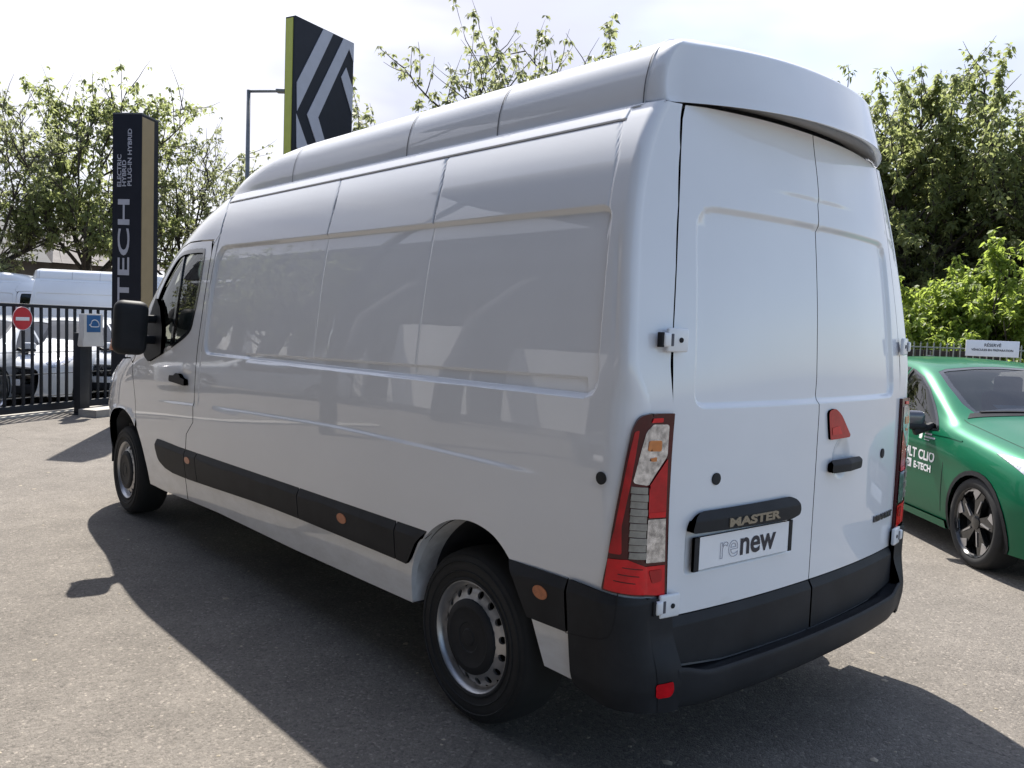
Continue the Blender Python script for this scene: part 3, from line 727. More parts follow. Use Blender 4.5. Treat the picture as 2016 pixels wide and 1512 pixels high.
# lower cladding on the doors
def clad_disp(x, z): return .016-.55*np.clip(z-.604, 0, .1)+.0*x
CL = displaced(rmap, 1, clad_disp)
for sx, par in ((-1, ldoor), (1, rdoor)):
    o = [(-.806, .475), (-.812, .632), (-.006, .632), (-.006, .445), (-.55, .450)]
    if sx > 0: o = [(-a, b) for a, b in o]
    panel('door_cladding', o if sx > 0 else o[::-1], CL, 'black_plastic', par, du=.04, dv=.02, ev=[.60, .605, .612, .62], rim=.02, sgn=1)
    s = [(-.80, .462), (-.80, .469), (-.55, .4445), (-.006, .4395), (-.006, .4335), (-.55, .4385)]
    if sx > 0: s = [(-a, b) for a, b in s]
    panel('sill_strip', s if sx > 0 else s[::-1], displaced(rmap, 1, .006), 'steel_rim', par, du=.05, dv=.01, rim=.004, sgn=1)

# number plate lamp housing, plate
lh = panel('plate_lamp_housing', rounded([(-.748, .914), (-.733, .963), (-.697, .983), (-.194, .987), (-.150, .972), (-.138, .935), (-.146, .916), (-.20, .905)][::-1], .016), displaced(rmap, 1, lambda x, z: .030-.9*np.clip(z-.955, 0, .1)*.6), 'black_plastic', ldoor, du=.02, dv=.008, rim=.035, sgn=1)
PLX, PLZ = -.4475, .838
def plate_map(off):
    def f(tx, tz):
        x0, x1 = -.715, -.18
        ya, yb = float(yrear(x0, .84))-.004, float(yrear(x1, .84))-.004
        X = PLX+tx; Y = ya+(yb-ya)*(X-x0)/(x1-x0)-off-.03*(.05+tz)*0
        return np.stack([X, Y, PLZ+tz-.01*0*X], -1)
    return f
def plate_piece(name, poly, off, mat, par, th=.006):
    return panel(name, poly, plate_map(off), mat, par, du=.05, dv=.03, rim=th, sgn=1)
rect = lambda a, b, c, d: [(a, c), (b, c), (b, d), (a, d)]
pl = plate_piece('number_plate', rect(-.252, .252, -.056, .056), .012, 'white_plate', ldoor, .008)
plate_piece('plate_clip', rect(-.279, -.2535, -.060, .056), .014, 'black_plastic', ldoor, .012)
plate_piece('plate_clip', rect(.2535, .273, -.058, .058), .014, 'black_plastic', ldoor, .012)
def plate_text(body, x, z, size, offs, mat, sc=(1, 1), outline=0, par=None, off=.0135, th=0):
    V, F = text_vf(body, size, offs, 0, outline)
    T = plate_map(off)(V[:, 0]*sc[0]+x, V[:, 1]*sc[1]+z)
    T[:, 1] -= V[:, 2]*.3
    return mesh_obj('lettering', T, F, mat, par)
plate_text('re', -.150, -.032, .122, .0, 'ink_grey', (1.0, 1.0), .0013, pl)
plate_text('new', -.038, -.032, .122, .0026, 'ink', (1.0, 1.0), 0, pl)
def rear_text(body, x, z, size, offs, mat, par, off, sc=(1, 1), ext=.003, name='lettering', slope=0):
    V, F = text_vf(body, size, offs, ext)
    X = V[:, 0]*sc[0]+x; Z = V[:, 1]*sc[1]+z+slope*V[:, 0]
    b = displaced(rmap, 1, off)(X, Z); b[:, 1] -= V[:, 2]
    return mesh_obj(name, b, F, mat, par)
rear_text('MASTER', -.574, .921, .040, .0018, 'badge_bronze', lh, .031, (1.98, 1.0))
rear_text('RENAULT', .575, .784, .034, .0018, 'badge_chrome', rdoor, .004, (1.55, 1.0))
# plugs, handle, reflector
def disc(name, base, sgn, c, r, off, mat, par, rim=.006):
    pts = [(c[0]+r*math.cos(a), c[1]+r*math.sin(a)) for a in np.linspace(0, 2*math.pi, 24, endpoint=False)]
    return panel(name, pts, displaced(base, sgn, lambda u, v: off-.25*off*((u-c[0])**2+(v-c[1])**2)/r**2), mat, par, du=r*.4, dv=r*.4, rim=rim, sgn=sgn, bstep=r*.3)
disc('rubber_plug', rmap, 1, (-.618, 1.086), .021, .006, 'rubber', ldoor)
disc('rubber_plug', rmap, 1, (.632, 1.084), .021, .006, 'rubber', rdoor)
disc('rubber_plug', smap, -1, (.302, 1.103), .021, .006, 'rubber', VAN)
panel('door_handle', rounded([(.085, 1.050), (.345, 1.052), (.350, 1.098), (.24, 1.102), (.09, 1.100)], .016), displaced(rmap, 1, lambda x, z: .040-.10*np.abs(x-.215)-.9*np.clip(z-1.085, 0, .1)), 'black_plastic', rdoor, du=.012, dv=.008, rim=.022, sgn=1)
tri = panel('stop_lamp', rounded([(.060, 1.296), (.086, 1.181), (.250, 1.183), (.256, 1.192), (.165, 1.281), (.112, 1.306)][::1], [.02, .012, .008, .008, .03, .02]), displaced(rmap, 1, .010), 'red_lens', rdoor, du=.012, dv=.01, rim=.012, sgn=1)
panel('lens', rounded([(.098, 1.20), (.18, 1.200), (.150, 1.235), (.092, 1.228)], .008), displaced(rmap, 1, .0115), 'bright_red_lens', tri, du=.012, dv=.01, rim=.002, sgn=1)

# hinges
def hinge(x, z, par, right=False):
    sx = 1 if right else -1
    y0 = float(yrear(abs(x)-.03, z)); ang = math.atan(float((yrear(abs(x)+.01, z)-yrear(abs(x)-.05, z))/.06))*1.1
    mt = Matrix.Translation((sx*abs(x), y0-.012, z)) @ Matrix.Rotation(sx*ang, 4, 'Z')
    if right: mt = mt @ Matrix.Scale(-1, 4, (1, 0, 0))
    h = bpy.data.objects.new('hinge', None); h.empty_display_size = .05
    bm = bmesh.new()
    rbox_bm((.088, .016, .078), .007, 3, bm, mt @ Matrix.Translation((.032, -.006, 0)))
    leaf = bm_obj('hinge', bm, 'hinge_white', par)
    bm = bmesh.new(); rbox_bm((.030, .020, .046), .008, 3, bm, mt @ Matrix.Translation((-.018, -.012, 0))); bm_obj('hinge_knuckle', bm, 'hinge_white', leaf)
    bm = bmesh.new(); rbox_bm((.014, .022, .048), .002, 1, bm, mt @ Matrix.Translation((-.036, -.006, 0))); bm_obj('hinge_slot', bm, 'dark_gap', leaf)
    bm = bmesh.new(); rbox_bm((.010, .006, .040), .001, 1, bm, mt @ Matrix.Translation((.006, -.0135, 0))); bm_obj('hinge_slot', bm, 'seam_grey', leaf)
    bm = bmesh.new(); bmesh.ops.create_cone(bm, cap_ends=True, segments=14, radius1=.0085, radius2=.0085, depth=.004, matrix=mt @ Matrix.Translation((.042, -.0145, 0)) @ Matrix.Rotation(math.pi/2, 4, 'X')); bm_obj('hinge_bolt', bm, 'dark_gap', leaf)
for z in (.684, 1.556):
    hinge(.868, z, ldoor); hinge(.868, z, rdoor, True)

# ---- tail lamp (in s,z)
def lamp():
    L0 = lambda off, k=0: displaced(smap, -1, off)
    out = rounded([(.050, 1.318), (.150, 1.320), (.190, 1.311), (.209, 1.268), (.226, 1.147), (.246, .998), (.265, .846), (.284, .745), (.245, .740), (.152, .726), (.056, .711)], [.004, .02, .03, .02, 0, 0, 0, .01, 0, 0, .004])
    lp = panel('tail_lamp', out[::-1], L0(.014), 'dark_red_lens', VAN, du=.012, dv=.03, eu=corner_s, rim=.03, sgn=-1)
    ins = lambda p, name, mat, off=.0165, r=.004: panel(name, rounded(p, r)[::-1], L0(off), mat, lp, du=.012, dv=.03, eu=corner_s, rim=.004, sgn=-1)
    ins([(.072, 1.283), (.142, 1.285), (.166, 1.262), (.179, 1.204), (.190, 1.148), (.200, 1.099), (.147, 1.088), (.117, 1.127), (.072, 1.180)], 'indicator_lens', 'lens_reflector', r=.012)
    ins([(.10, 1.232), (.155, 1.234), (.158, 1.200), (.10, 1.197)], 'indicator_bulb', 'amber_lens', .0185, .008)
    ins([(.118, 1.180), (.148, 1.176), (.140, 1.166), (.118, 1.165)], 'indicator_bulb', 'amber_lens', .0185, .004)
    ins([(.150, 1.290), (.100, 1.291), (.100, 1.305), (.140, 1.304)], 'lens', 'bright_red_lens', .0175)
    ins([(.188, 1.268), (.202, 1.262), (.220, 1.14), (.245, .95), (.262, .87), (.224, .868), (.226, .96), (.205, 1.10), (.195, 1.19)], 'lens', 'red_lens', .0165, .008)
    ins([(.145, 1.083), (.070, 1.172), (.068, .992), (.144, .995)], 'lens', 'red_lens', .0175)
    ins([(.140, 1.000), (.070, .998), (.070, .980), (.143, .983)], 'lens', 'bright_red_lens', .0185, .002)
    ins([(.145, .978), (.068, .975), (.066, .832), (.149, .836)], 'reversing_lens', 'lens_reflector', .0175)
    for i in range(10):
        za = 1.082-i*.0235
        ins([(.150, za-.004*0), (.203, za+.006), (.205, za-.0145), (.150, za-.0215)], 'rib', 'lens_rib', .0170+.003*(i % 2), .001)
    ins([(.207, .852), (.150, .824), (.066, .821), (.066, .718), (.152, .732), (.275, .750), (.262, .852)], 'lens', 'bright_red_lens', .0165)
    ins([(.135, .810), (.080, .808), (.080, .770), (.12, .765)], 'lens', 'red_lens', .0185, .008)
    for k in range(3):
        zz = .818-.022*k; ins([(.16+.012*k, zz), (.222+.012*k, zz+.010), (.222+.012*k, zz+.007), (.16+.012*k, zz-.003)], 'lens_line', 'dark_red_lens', .0175, 0)
    l2 = mirror_obj(lp, VAN, 'tail_lamp')
    for ch in list(lp.children): mirror_obj(ch, l2)
lamp()

# ---- black side cladding
TRZ = lambda s: .742-.0095*s
TRB = pch([.43, 1.39, 1.49, 2.42, 3.85, 4.05, 4.21], [.556, .558, .562, .560, .512, .506, .506])
def trim(name, s0, s1, front=None):
    top = [(s, TRZ(s)) for s in np.linspace(s0, s1, max(2, int((s1-s0)/.2)))]
    bot = [(s, float(TRB(s))) for s in np.linspace(s0, s1, max(2, int((s1-s0)/.2)))]
    o = front if front else top+bot[::-1]
    return panel(name, o[::-1] if not front else o, displaced(smap, -1, lambda s, z: .020-.55*np.clip(z-(TRZ(s)-.036), 0, .1)+.006*sstep((z-.5)/.1)), 'black_plastic', VAN, du=.05, dv=.03, ev=[.66, .675, .685, .692, .70, .705, .71], rim=.03, sgn=-1)
T = []
T.append(trim('side_cladding', 3.958, 4.5, front=rounded([(3.958, TRZ(3.95)), (4.515, .702), (4.505, .632), (4.465, .556), (4.355, .519), (4.212, .506), (3.958, .508)], [.004, .02, 0, .03, .02, 0, .004])))
T.append(trim('side_cladding', 3.765, 3.950)); T.append(trim('side_cladding', 2.378, 3.757)); T.append(trim('side_cladding', 1.484, 2.370)); T.append(trim('side_cladding', 1.25, 1.476, front=[(1.476, TRZ(1.47)), (1.476, .562), (1.402, .560), (1.376, .588), (1.327, .664), (1.260, .728)]))
T.append(trim('side_cladding', .44, .8, front=[(.440, TRZ(.44)), (.748, TRZ(.75)), (.706, .677), (.657, .586), (.640, .551), (.440, .556)]))
def marker(s, z, par, rs=.036, rz=.022):
    pts = [(s+rs*math.cos(a), z+rz*math.sin(a)) for a in np.linspace(0, 2*math.pi, 28, endpoint=False)]
    panel('side_marker', pts, displaced(smap, -1, .0285), 'amber_dull', par, du=.015, dv=.01, rim=.006, sgn=-1)
marker(3.895, .640, T[1], .045, .022); marker(1.925, .653, T[3], .042, .024); marker(.560, .664, T[5], .037, .024)
for o in T: mirror_obj(o, VAN)

# ---- rear bumper: corner blocks and step
def corner_disp(s, z): return .026+.040*sstep((.24-s)/.16)*sstep((.60-z)/.14)-.35*np.clip(z-.705, 0, .1)-.16*np.clip(.42-z, 0, .2)
co = [(.428, .742), (.428, .372), (.30, .345), (.12, .335), (s_of_x(-.80, .34), .335), (s_of_x(-.80, .47), .47), (s_of_x(-.818, .64), .66), (s_of_x(-.83, .70), .704), (.152, .722), (.284, .738)]
cb = panel('bumper_corner', rounded(co, [.004, .03, 0, 0, 0, 0, .01, .01, 0, 0]), displaced(smap, -1, corner_disp), 'black_plastic', VAN, du=.015, dv=.02, eu=corner_s, ev=[.70, .708, .716, .724, .732], rim=.04, sgn=-1)
mirror_obj(cb, VAN)
panel('bumper_joint', [(.4275, .744), (.4325, .744), (.4325, .556), (.4275, .556)], displaced(smap, -1, .012), 'dark_gap', VAN, du=.02, dv=.05, sgn=-1)
panel('bumper_seam', smooth_poly([(.232, .735), (.236, .735), (.250, .63), (.285, .585), (.425, .560), (.425, .556), (.282, .580), (.246, .63)], k=3), displaced(smap, -1, .0268), 'dark_gap', VAN, du=.02, dv=.02, sgn=-1)
def bumper_step():
    prof2 = [(.00, .478), (-.010, .4775), (.048, .468), (.060, .463), (.066, .452), (.064, .42), (.056, .36), (.030, .322), (-.05, .315)]
    prof2 = [(-.02, .436), (.006, .434), (.050, .442), (.066, .452), (.074, .446), (.076, .430), (.070, .38), (.055, .335), (.02, .318), (-.06, .312)]
    xs = list(np.linspace(-.815, .815, 61)); rows = []
    for x in xs:
        e = sstep(np.array((abs(x)-.66)/.155)); lift = .03*float(e)
        y = float(yrear(x, .45)); dydx = float((yrear(x+.01, .45)-yrear(x-.01, .45))/.02); n = Vector((dydx, -1, 0)).normalized()
        rows.append([(x+n.x*o*(1-.12*float(e)), y+n.y*o*(1-.12*float(e)), z+lift*(1 if z > .40 else .3)) for o, z in smooth_poly(prof2, closed=False, k=3)])
    V = [p for r in rows for p in r]; m = len(rows[0]); F = []
    for i in range(len(rows)-1):
        for j in range(m-1): F.append((i*m+j, (i+1)*m+j, (i+1)*m+j+1, i*m+j+1))
    bm = bmesh.new(); bv = [bm.verts.new(v) for v in V]
    for f in F: bm.faces.new([bv[i] for i in f])
    return bm_obj('bumper_step', bm, 'black_plastic', VAN, ang=60)
step = bumper_step()
rf = panel('reflector', rounded([(.151, .440), (.151, .391), (.097, .394), (.085, .411), (.085, .447)], .010), displaced(smap, -1, lambda s, z: corner_disp(s, z)+.004), 'bright_red_lens', cb, du=.012, dv=.012, rim=.012, sgn=-1)

# ---- gutter rail and roof ledge on both sides
for sx in (-1, 1):
    V, F = [], []; ys_ = np.linspace(.20, 3.9, 40)
    for y in ys_:
        b = smap(np.array(y), np.array(2.352)); x = b[0]
        for dx, z in ((-.004, 2.340), (-.005, 2.352), (.000, 2.356), (.012, 2.353), (.030, 2.346)): V.append((-sx*(x+dx), float(b[1]), z))
    for i in range(len(ys_)-1):
        for k in range(4):
            q = (i*5+k, i*5+k+1, (i+1)*5+k+1, (i+1)*5+k); F.append(q if sx > 0 else q[::-1])
    mesh_obj('roof_gutter', V, F, 'white_paint', VAN, smooth=True)

# ---- wheel arches, underbody, cab
def arch_strip(name, pts, x0, x1, mat, wob=0):
    V, F = [], []
    for y, z in pts: V += [(x0, y, z), (x1, y, z)]
    for i in range(len(pts)-1): F.append((2*i, 2*i+1, 2*i+3, 2*i+2))
    o = mesh_obj(name, V, F, mat, VAN, smooth=True); mirror_obj(o, VAN); return o
ra = [tuple(p) for p in rear_arch]
arch_strip('wheel_arch', ra, -.985, -.885, 'dirt_white')
arch_strip('arch_liner', grow(ra, .0), -.885, -.45, 'arch_liner')
fa = smooth_poly([(5.80, .345), (5.79, .47), (5.75, .60), (5.66, .72), (5.53, .80), (5.40, .832), (5.29, .842), (5.181, .835), (5.07, .800), (4.97, .735), (4.89, .621), (4.834, .504), (4.805, .422), (4.80, .329)], closed=False, k=3)
arch_strip('arch_liner', fa, -.96, -.40, 'arch_liner')
for yc, zc in ((1.0, .45), (5.33, .45)):
    for sx in (-1, 1): rbox('arch_inner_wall', (sx*.46, yc, .58), (.03, .95, .55), 'underbody', VAN, .0)
rbox('floor_pan', (0, 2.86, .52), (.88, 5.3, .06), 'underbody', VAN, .01)
for sx in (-1, 1):
    rbox('sill_rail', (sx*.90, 2.70, .42), (.13, 2.6, .10), 'underbody', VAN, .01)
    rbox('chassis_rail', (sx*.36, 2.8, .42), (.08, 5.0, .13), 'underbody', VAN, .01)
rbox('rear_crossmember', (0, .42, .44), (1.7, .10, .16), 'underbody', VAN, .01)
tube('rear_axle', [(-.75, 1.024, .34), (.75, 1.024, .34)], .045, 'underbody', VAN)
tube('front_axle', [(-.75, 5.356, .34), (.75, 5.356, .34)], .05, 'underbody', VAN)
rbox('bulkhead', (0, 3.62, 1.25), (1.84, .04, 1.35), 'interior', VAN, .0)
rbox('bulkhead', (0, 3.60, 2.15), (1.45, .04, .5), 'interior', VAN, .0)
rbox('cab_floor', (0, 4.6, .66), (1.8, 1.9, .06), 'interior', VAN, .0)
rbox('dashboard', (0, 5.0, 1.14), (1.72, .42, .34), 'dash_dark', VAN, .06, 3)
for sx in (-.52, .45):
    rbox('seat_base', (sx, 4.1, .92), (.52, .5, .22), 'seat_cloth', VAN, .06, 3)
    rbox('seat_backrest', (sx, 3.80, 1.32), (.50, .16, .66), 'seat_cloth', VAN, .06, 3)
    rbox('headrest', (sx, 3.76, 1.73), (.28, .10, .18), 'seat_cloth', VAN, .04, 3)
V, F = lathe([(0.0+.016*math.cos(a), .19+.016*math.sin(a)) for a in np.linspace(0, 2*math.pi, 9)], 32, 'Y')
sw = mesh_obj('steering_wheel', V, F, 'interior', VAN, smooth=True); sw.location = (-.5, 4.62, 1.22); sw.rotation_euler = (R_(-35), 0, 0)

# ---- door mirror
def door_mirror(sx):
    bm = bmesh.new(); rbox_bm((.215, .15, .365), .058, 5, bm, Matrix.Translation((-1.225, 4.47, 1.475)) @ Matrix.Rotation(R_(-12), 4, 'Z') @ Matrix.Rotation(R_(3), 4, 'Y'))
    if sx > 0: bmesh.ops.scale(bm, vec=(-1, 1, 1), verts=bm.verts)
    h = bm_obj('door_mirror', bm, 'black_plastic', VAN)
    for z0, z1, t in ((1.53, 1.545, .055), (1.40, 1.385, .06)):
        bm = bmesh.new(); d = Vector((.22, .16, z1-z0)); rbox_bm((d.length+.05, .06, t), .015, 2, bm, Matrix.Translation((-1.07, 4.545, (z0+z1)/2)) @ Matrix.Rotation(math.atan2(d.y, d.x), 4, 'Z'))
        if sx > 0: bmesh.ops.scale(bm, vec=(-1, 1, 1), verts=bm.verts)
        bm_obj('mirror_arm', bm, 'black_plastic', h)
    bm = bmesh.new(); rbox_bm((.02, .07, .11), .009, 2, bm, Matrix.Translation((-1.322, 4.50, 1.375)) @ Matrix.Rotation(R_(14), 4, 'Y'))
    if sx > 0: bmesh.ops.scale(bm, vec=(-1, 1, 1), verts=bm.verts)
    bm_obj('mirror_indicator', bm, 'amber_dull', h)
door_mirror(-1); door_mirror(1)

# ---- wheels
def van_wheel(cx, cy, sx):
    """hub centre at (cx, cy, .343); outer face toward sx"""
    R = .347; c = (0, 0, 0); k = -1
    w = .225; xo = .11     # outer sidewall position
    tp = [(-.10, .215), (-.112, .24), (-.118, .28), (-.112, .318), (-.092, .338), (-.055, .345), (0, .347), (.055, .345), (.092, .338), (.112, .318), (.118, .28), (.112, .24), (.098, .214)]
    ty = lathe_obj('wheel', tp, 'rubber', VAN, 64, ang=60)
    def sub(name, prof, mat, n=48, ang=30): return lathe_obj(name, prof, mat, ty, n, ang=ang)
    for rr_ in (.262, .300, .322): sub('sidewall_ring', [(.1165 if rr_ < .31 else .108, rr_-.003), (.1205 if rr_ < .31 else .1115, rr_), (.1165 if rr_ < .31 else .108, rr_+.003)], 'rubber')
    sub('tyre_bead', [(.112, .236), (.116, .232), (.117, .228), (.113, .222), (.10, .219)], 'rubber')
    sub('rim', [(.094, .208), (.107, .214), (.112, .219), (.111, .222), (.106, .2225), (.100, .218), (.098, .213), (.094, .210), (.088, .208), (.076, .206), (.071, .203), (.073, .199)], 'steel_rim')
    sub('rim_barrel', [(.04, .203), (-.09, .205)], 'arch_liner')
    # holed ring of the steel disc, one sector copied round inside one mesh
    n = 16; Vs, Fs = [], []
    for i in range(n):
        a0 = 2*math.pi*i/n; da = 2*math.pi/n; r0, r1 = .140, .200; rc = .176; hr = .0150
        prof_x = lambda r: .098-.025*((r-.150)/.050)**2*(r>.15)+.010*sstep(np.array((.154-r)/.014))
        seg = 20
        outer = []; inner = []
        for q in range(seg):
            t = 2*math.pi*q/seg; ct, st = math.cos(t), math.sin(t)
            inner.append((rc+hr*ct, a0+da/2+hr*st/rc))
            m = max(abs(ct), abs(st)); u, v = ct/m, st/m
            outer.append(((r0+r1)/2+u*(r1-r0)/2, a0+da/2+v*da/2))
        b = len(Vs)
        for (r, a) in outer: Vs.append((float(prof_x(r)), r*math.cos(a), r*math.sin(a)))
        for (r, a) in inner: Vs.append((float(prof_x(r)), r*math.cos(a), r*math.sin(a)))
        for (r, a) in inner: Vs.append((float(prof_x(r))-.012, r*math.cos(a), r*math.sin(a)))
        for q in range(seg):
            q2 = (q+1) % seg; Fs.append((b+q, b+q2, b+seg+q2, b+seg+q)); Fs.append((b+seg+q, b+seg+q2, b+2*seg+q2, b+2*seg+q))
    bm = bmesh.new(); bv = [bm.verts.new(v) for v in Vs]
    for f in Fs: bm.faces.new([bv[i] for i in f])
    bmesh.ops.remove_doubles(bm, verts=bm.verts, dist=1e-4); bm_obj('steel_disc', bm, 'steel_rim', ty, ang=40)
    sub('wheel_back', [(.035, .20), (.033, .0)], 'dark_gap')
    sub('hub_cap', [(.096, .150), (.112, .148), (.119, .138), (.121, .118), (.118, .112), (.120, .06), (.117, .056), (.117, .035), (.120, .031), (.1202, .0)], 'black_plastic')
    ty.location = (cx, cy, .345)
    if sx < 0: ty.rotation_euler = (0, 0, math.pi)
    return ty
for cy in (1.024, 5.356):
    for sx in (-1, 1): van_wheel(sx*.868, cy, sx)
# ------------------------------------------------------------------ passenger car (also reused for the parked cars)
ST = [ # y, then (x,z) for eight columns from sill to roof centre
 (2.06, [(.45, .22), (.50, .35), (.52, .50), (.50, .61), (.42, .655), (.30, .672), (.15, .68), (0, .682)]),
 (1.95, [(.70, .20), (.76, .36), (.78, .52), (.74, .67), (.62, .735), (.45, .762), (.22, .775), (0, .78)]),
 (1.70, [(.82, .19), (.862, .38), (.872, .56), (.83, .735), (.71, .822), (.50, .852), (.25, .866), (0, .87)]),
 (1.25, [(.85, .18), (.885, .40), (.892, .60), (.862, .79), (.755, .888), (.53, .925), (.26, .942), (0, .947)]),
 (.88, [(.85, .18), (.878, .40), (.885, .62), (.868, .83), (.785, .935), (.57, .985), (.28, 1.003), (0, 1.01)]),
 (.70, [(.85, .18), (.876, .40), (.884, .63), (.868, .85), (.790, .965), (.655, 1.025), (.33, 1.055), (0, 1.065)]),
 (.35, [(.85, .18), (.876, .40), (.884, .64), (.868, .87), (.772, 1.075), (.652, 1.185), (.34, 1.222), (0, 1.235)]),
 (.0, [(.85, .18), (.876, .40), (.884, .65), (.866, .89), (.742, 1.165), (.622, 1.325), (.33, 1.372), (0, 1.385)]),
 (-.35, [(.85, .18), (.876, .40), (.884, .66), (.865, .91), (.725, 1.205), (.588, 1.392), (.31, 1.432), (0, 1.443)]),
 (-.9, [(.85, .18), (.878, .41), (.886, .67), (.866, .93), (.722, 1.22), (.578, 1.405), (.30, 1.442), (0, 1.452)]),
 (-1.4, [(.85, .20), (.885, .42), (.892, .68), (.866, .95), (.715, 1.21), (.56, 1.378), (.29, 1.412), (0, 1.42)]),
 (-1.75, [(.82, .24), (.86, .45), (.868, .70), (.835, .96), (.685, 1.16), (.53, 1.29), (.28, 1.325), (0, 1.335)]),
 (-1.98, [(.70, .30), (.76, .48), (.775, .70), (.745, .92), (.61, 1.03), (.46, 1.075), (.25, 1.095), (0, 1.10)]),
 (-2.05, [(.55, .35), (.62, .50), (.64, .70), (.60, .85), (.50, .90), (.36, .92), (.20, .93), (0, .935)])]
CY = np.array([s[0] for s in ST]); CX = np.array([[p[0] for p in s[1]] for s in ST]); CZ = np.array([[p[1] for p in s[1]] for s in ST])
def cr(P, t):
    """Catmull-Rom along axis 0 with clamped ends, vectorised; returns rows for parameter t"""
    n = len(P); i = np.clip(np.floor(t).astype(int), 0, n-2); f = (t-i)
    g = lambda k: P[np.clip(i+k, 0, n-1)]
    sh = (-1,)+(1,)*(P.ndim-1); f = f.reshape(sh)
    return .5*(2*g(0)+(-g(-1)+g(1))*f+(2*g(-1)-5*g(0)+4*g(1)-g(2))*f**2+(-g(-1)+3*g(0)-3*g(1)+g(2))*f**3)
def car_map(u, v):
    u = np.asarray(u, float); v = np.asarray(v, float); sh = u.shape; u = u.ravel(); v = v.ravel()
    u = np.clip(u, 0, 13); sgn = np.where(v > 7, -1., 1.); w = np.where(v > 7, 14-v, v); w = np.clip(w, 0, 7)
    y = cr(CY, u); X = cr(CX, u); Z = cr(CZ, u)
    Xm = np.concatenate([X, -X[:, -2:-3:-1]], 1); Zm = np.concatenate([Z, Z[:, -2:-3:-1]], 1)
    def row(Pm):
        n = 8; i = np.clip(np.floor(w).astype(int), 0, 6); f = w-i; r = np.arange(len(w))
        g = lambda k: Pm[r, np.clip(i+k, 0, Pm.shape[1]-1)]
        return .5*(2*g(0)+(-g(-1)+g(1))*f+(2*g(-1)-5*g(0)+4*g(1)-g(2))*f**2+(-g(-1)+3*g(0)-3*g(1)+g(2))*f**3)
    return np.stack([sgn*row(Xm), y, row(Zm)], -1).reshape(sh+(3,))
_ut = np.linspace(0, 13, 1301); _yt = cr(CY, _ut)
def car_uv(y, z):
    y = np.asarray(y, float); z = np.asarray(z, float); u = np.interp(-y, -_yt, _ut); lo = np.zeros_like(u); hi = np.full_like(u, 5.6)
    for _ in range(30):
        m = (lo+hi)/2; zz = car_map(u, m)[..., 2]; lo = np.where(zz < z, m, lo); hi = np.where(zz < z, hi, m)
    return u, (lo+hi)/2
def yz(pts):
    P = np.array(pts, float); u, v = car_uv(P[:, 0], P[:, 1]); return np.stack([u, v], 1).tolist()
def arch_pts(yc, r, zc=.31, n=20, a0=-.42, a1=math.pi+.42, zmin=.19):
    return [(yc+r*math.cos(a), max(zmin, zc+r*math.sin(a))) for a in np.linspace(a0, a1, n)]
MIR = lambda poly: [(a, 14-b) for a, b in poly][::-1]
CAR_PANE = [(.655, .905), (.55, .985), (.40, 1.085), (.20, 1.205), (.02, 1.285), (-.22, 1.345), (-.22, .905), (.2, .885)]
CAR_PANE2 = [(-.29, .915), (-.29, 1.352), (-.70, 1.358), (-1.10, 1.325), (-1.36, 1.21), (-1.22, .965), (-.8, .93)]
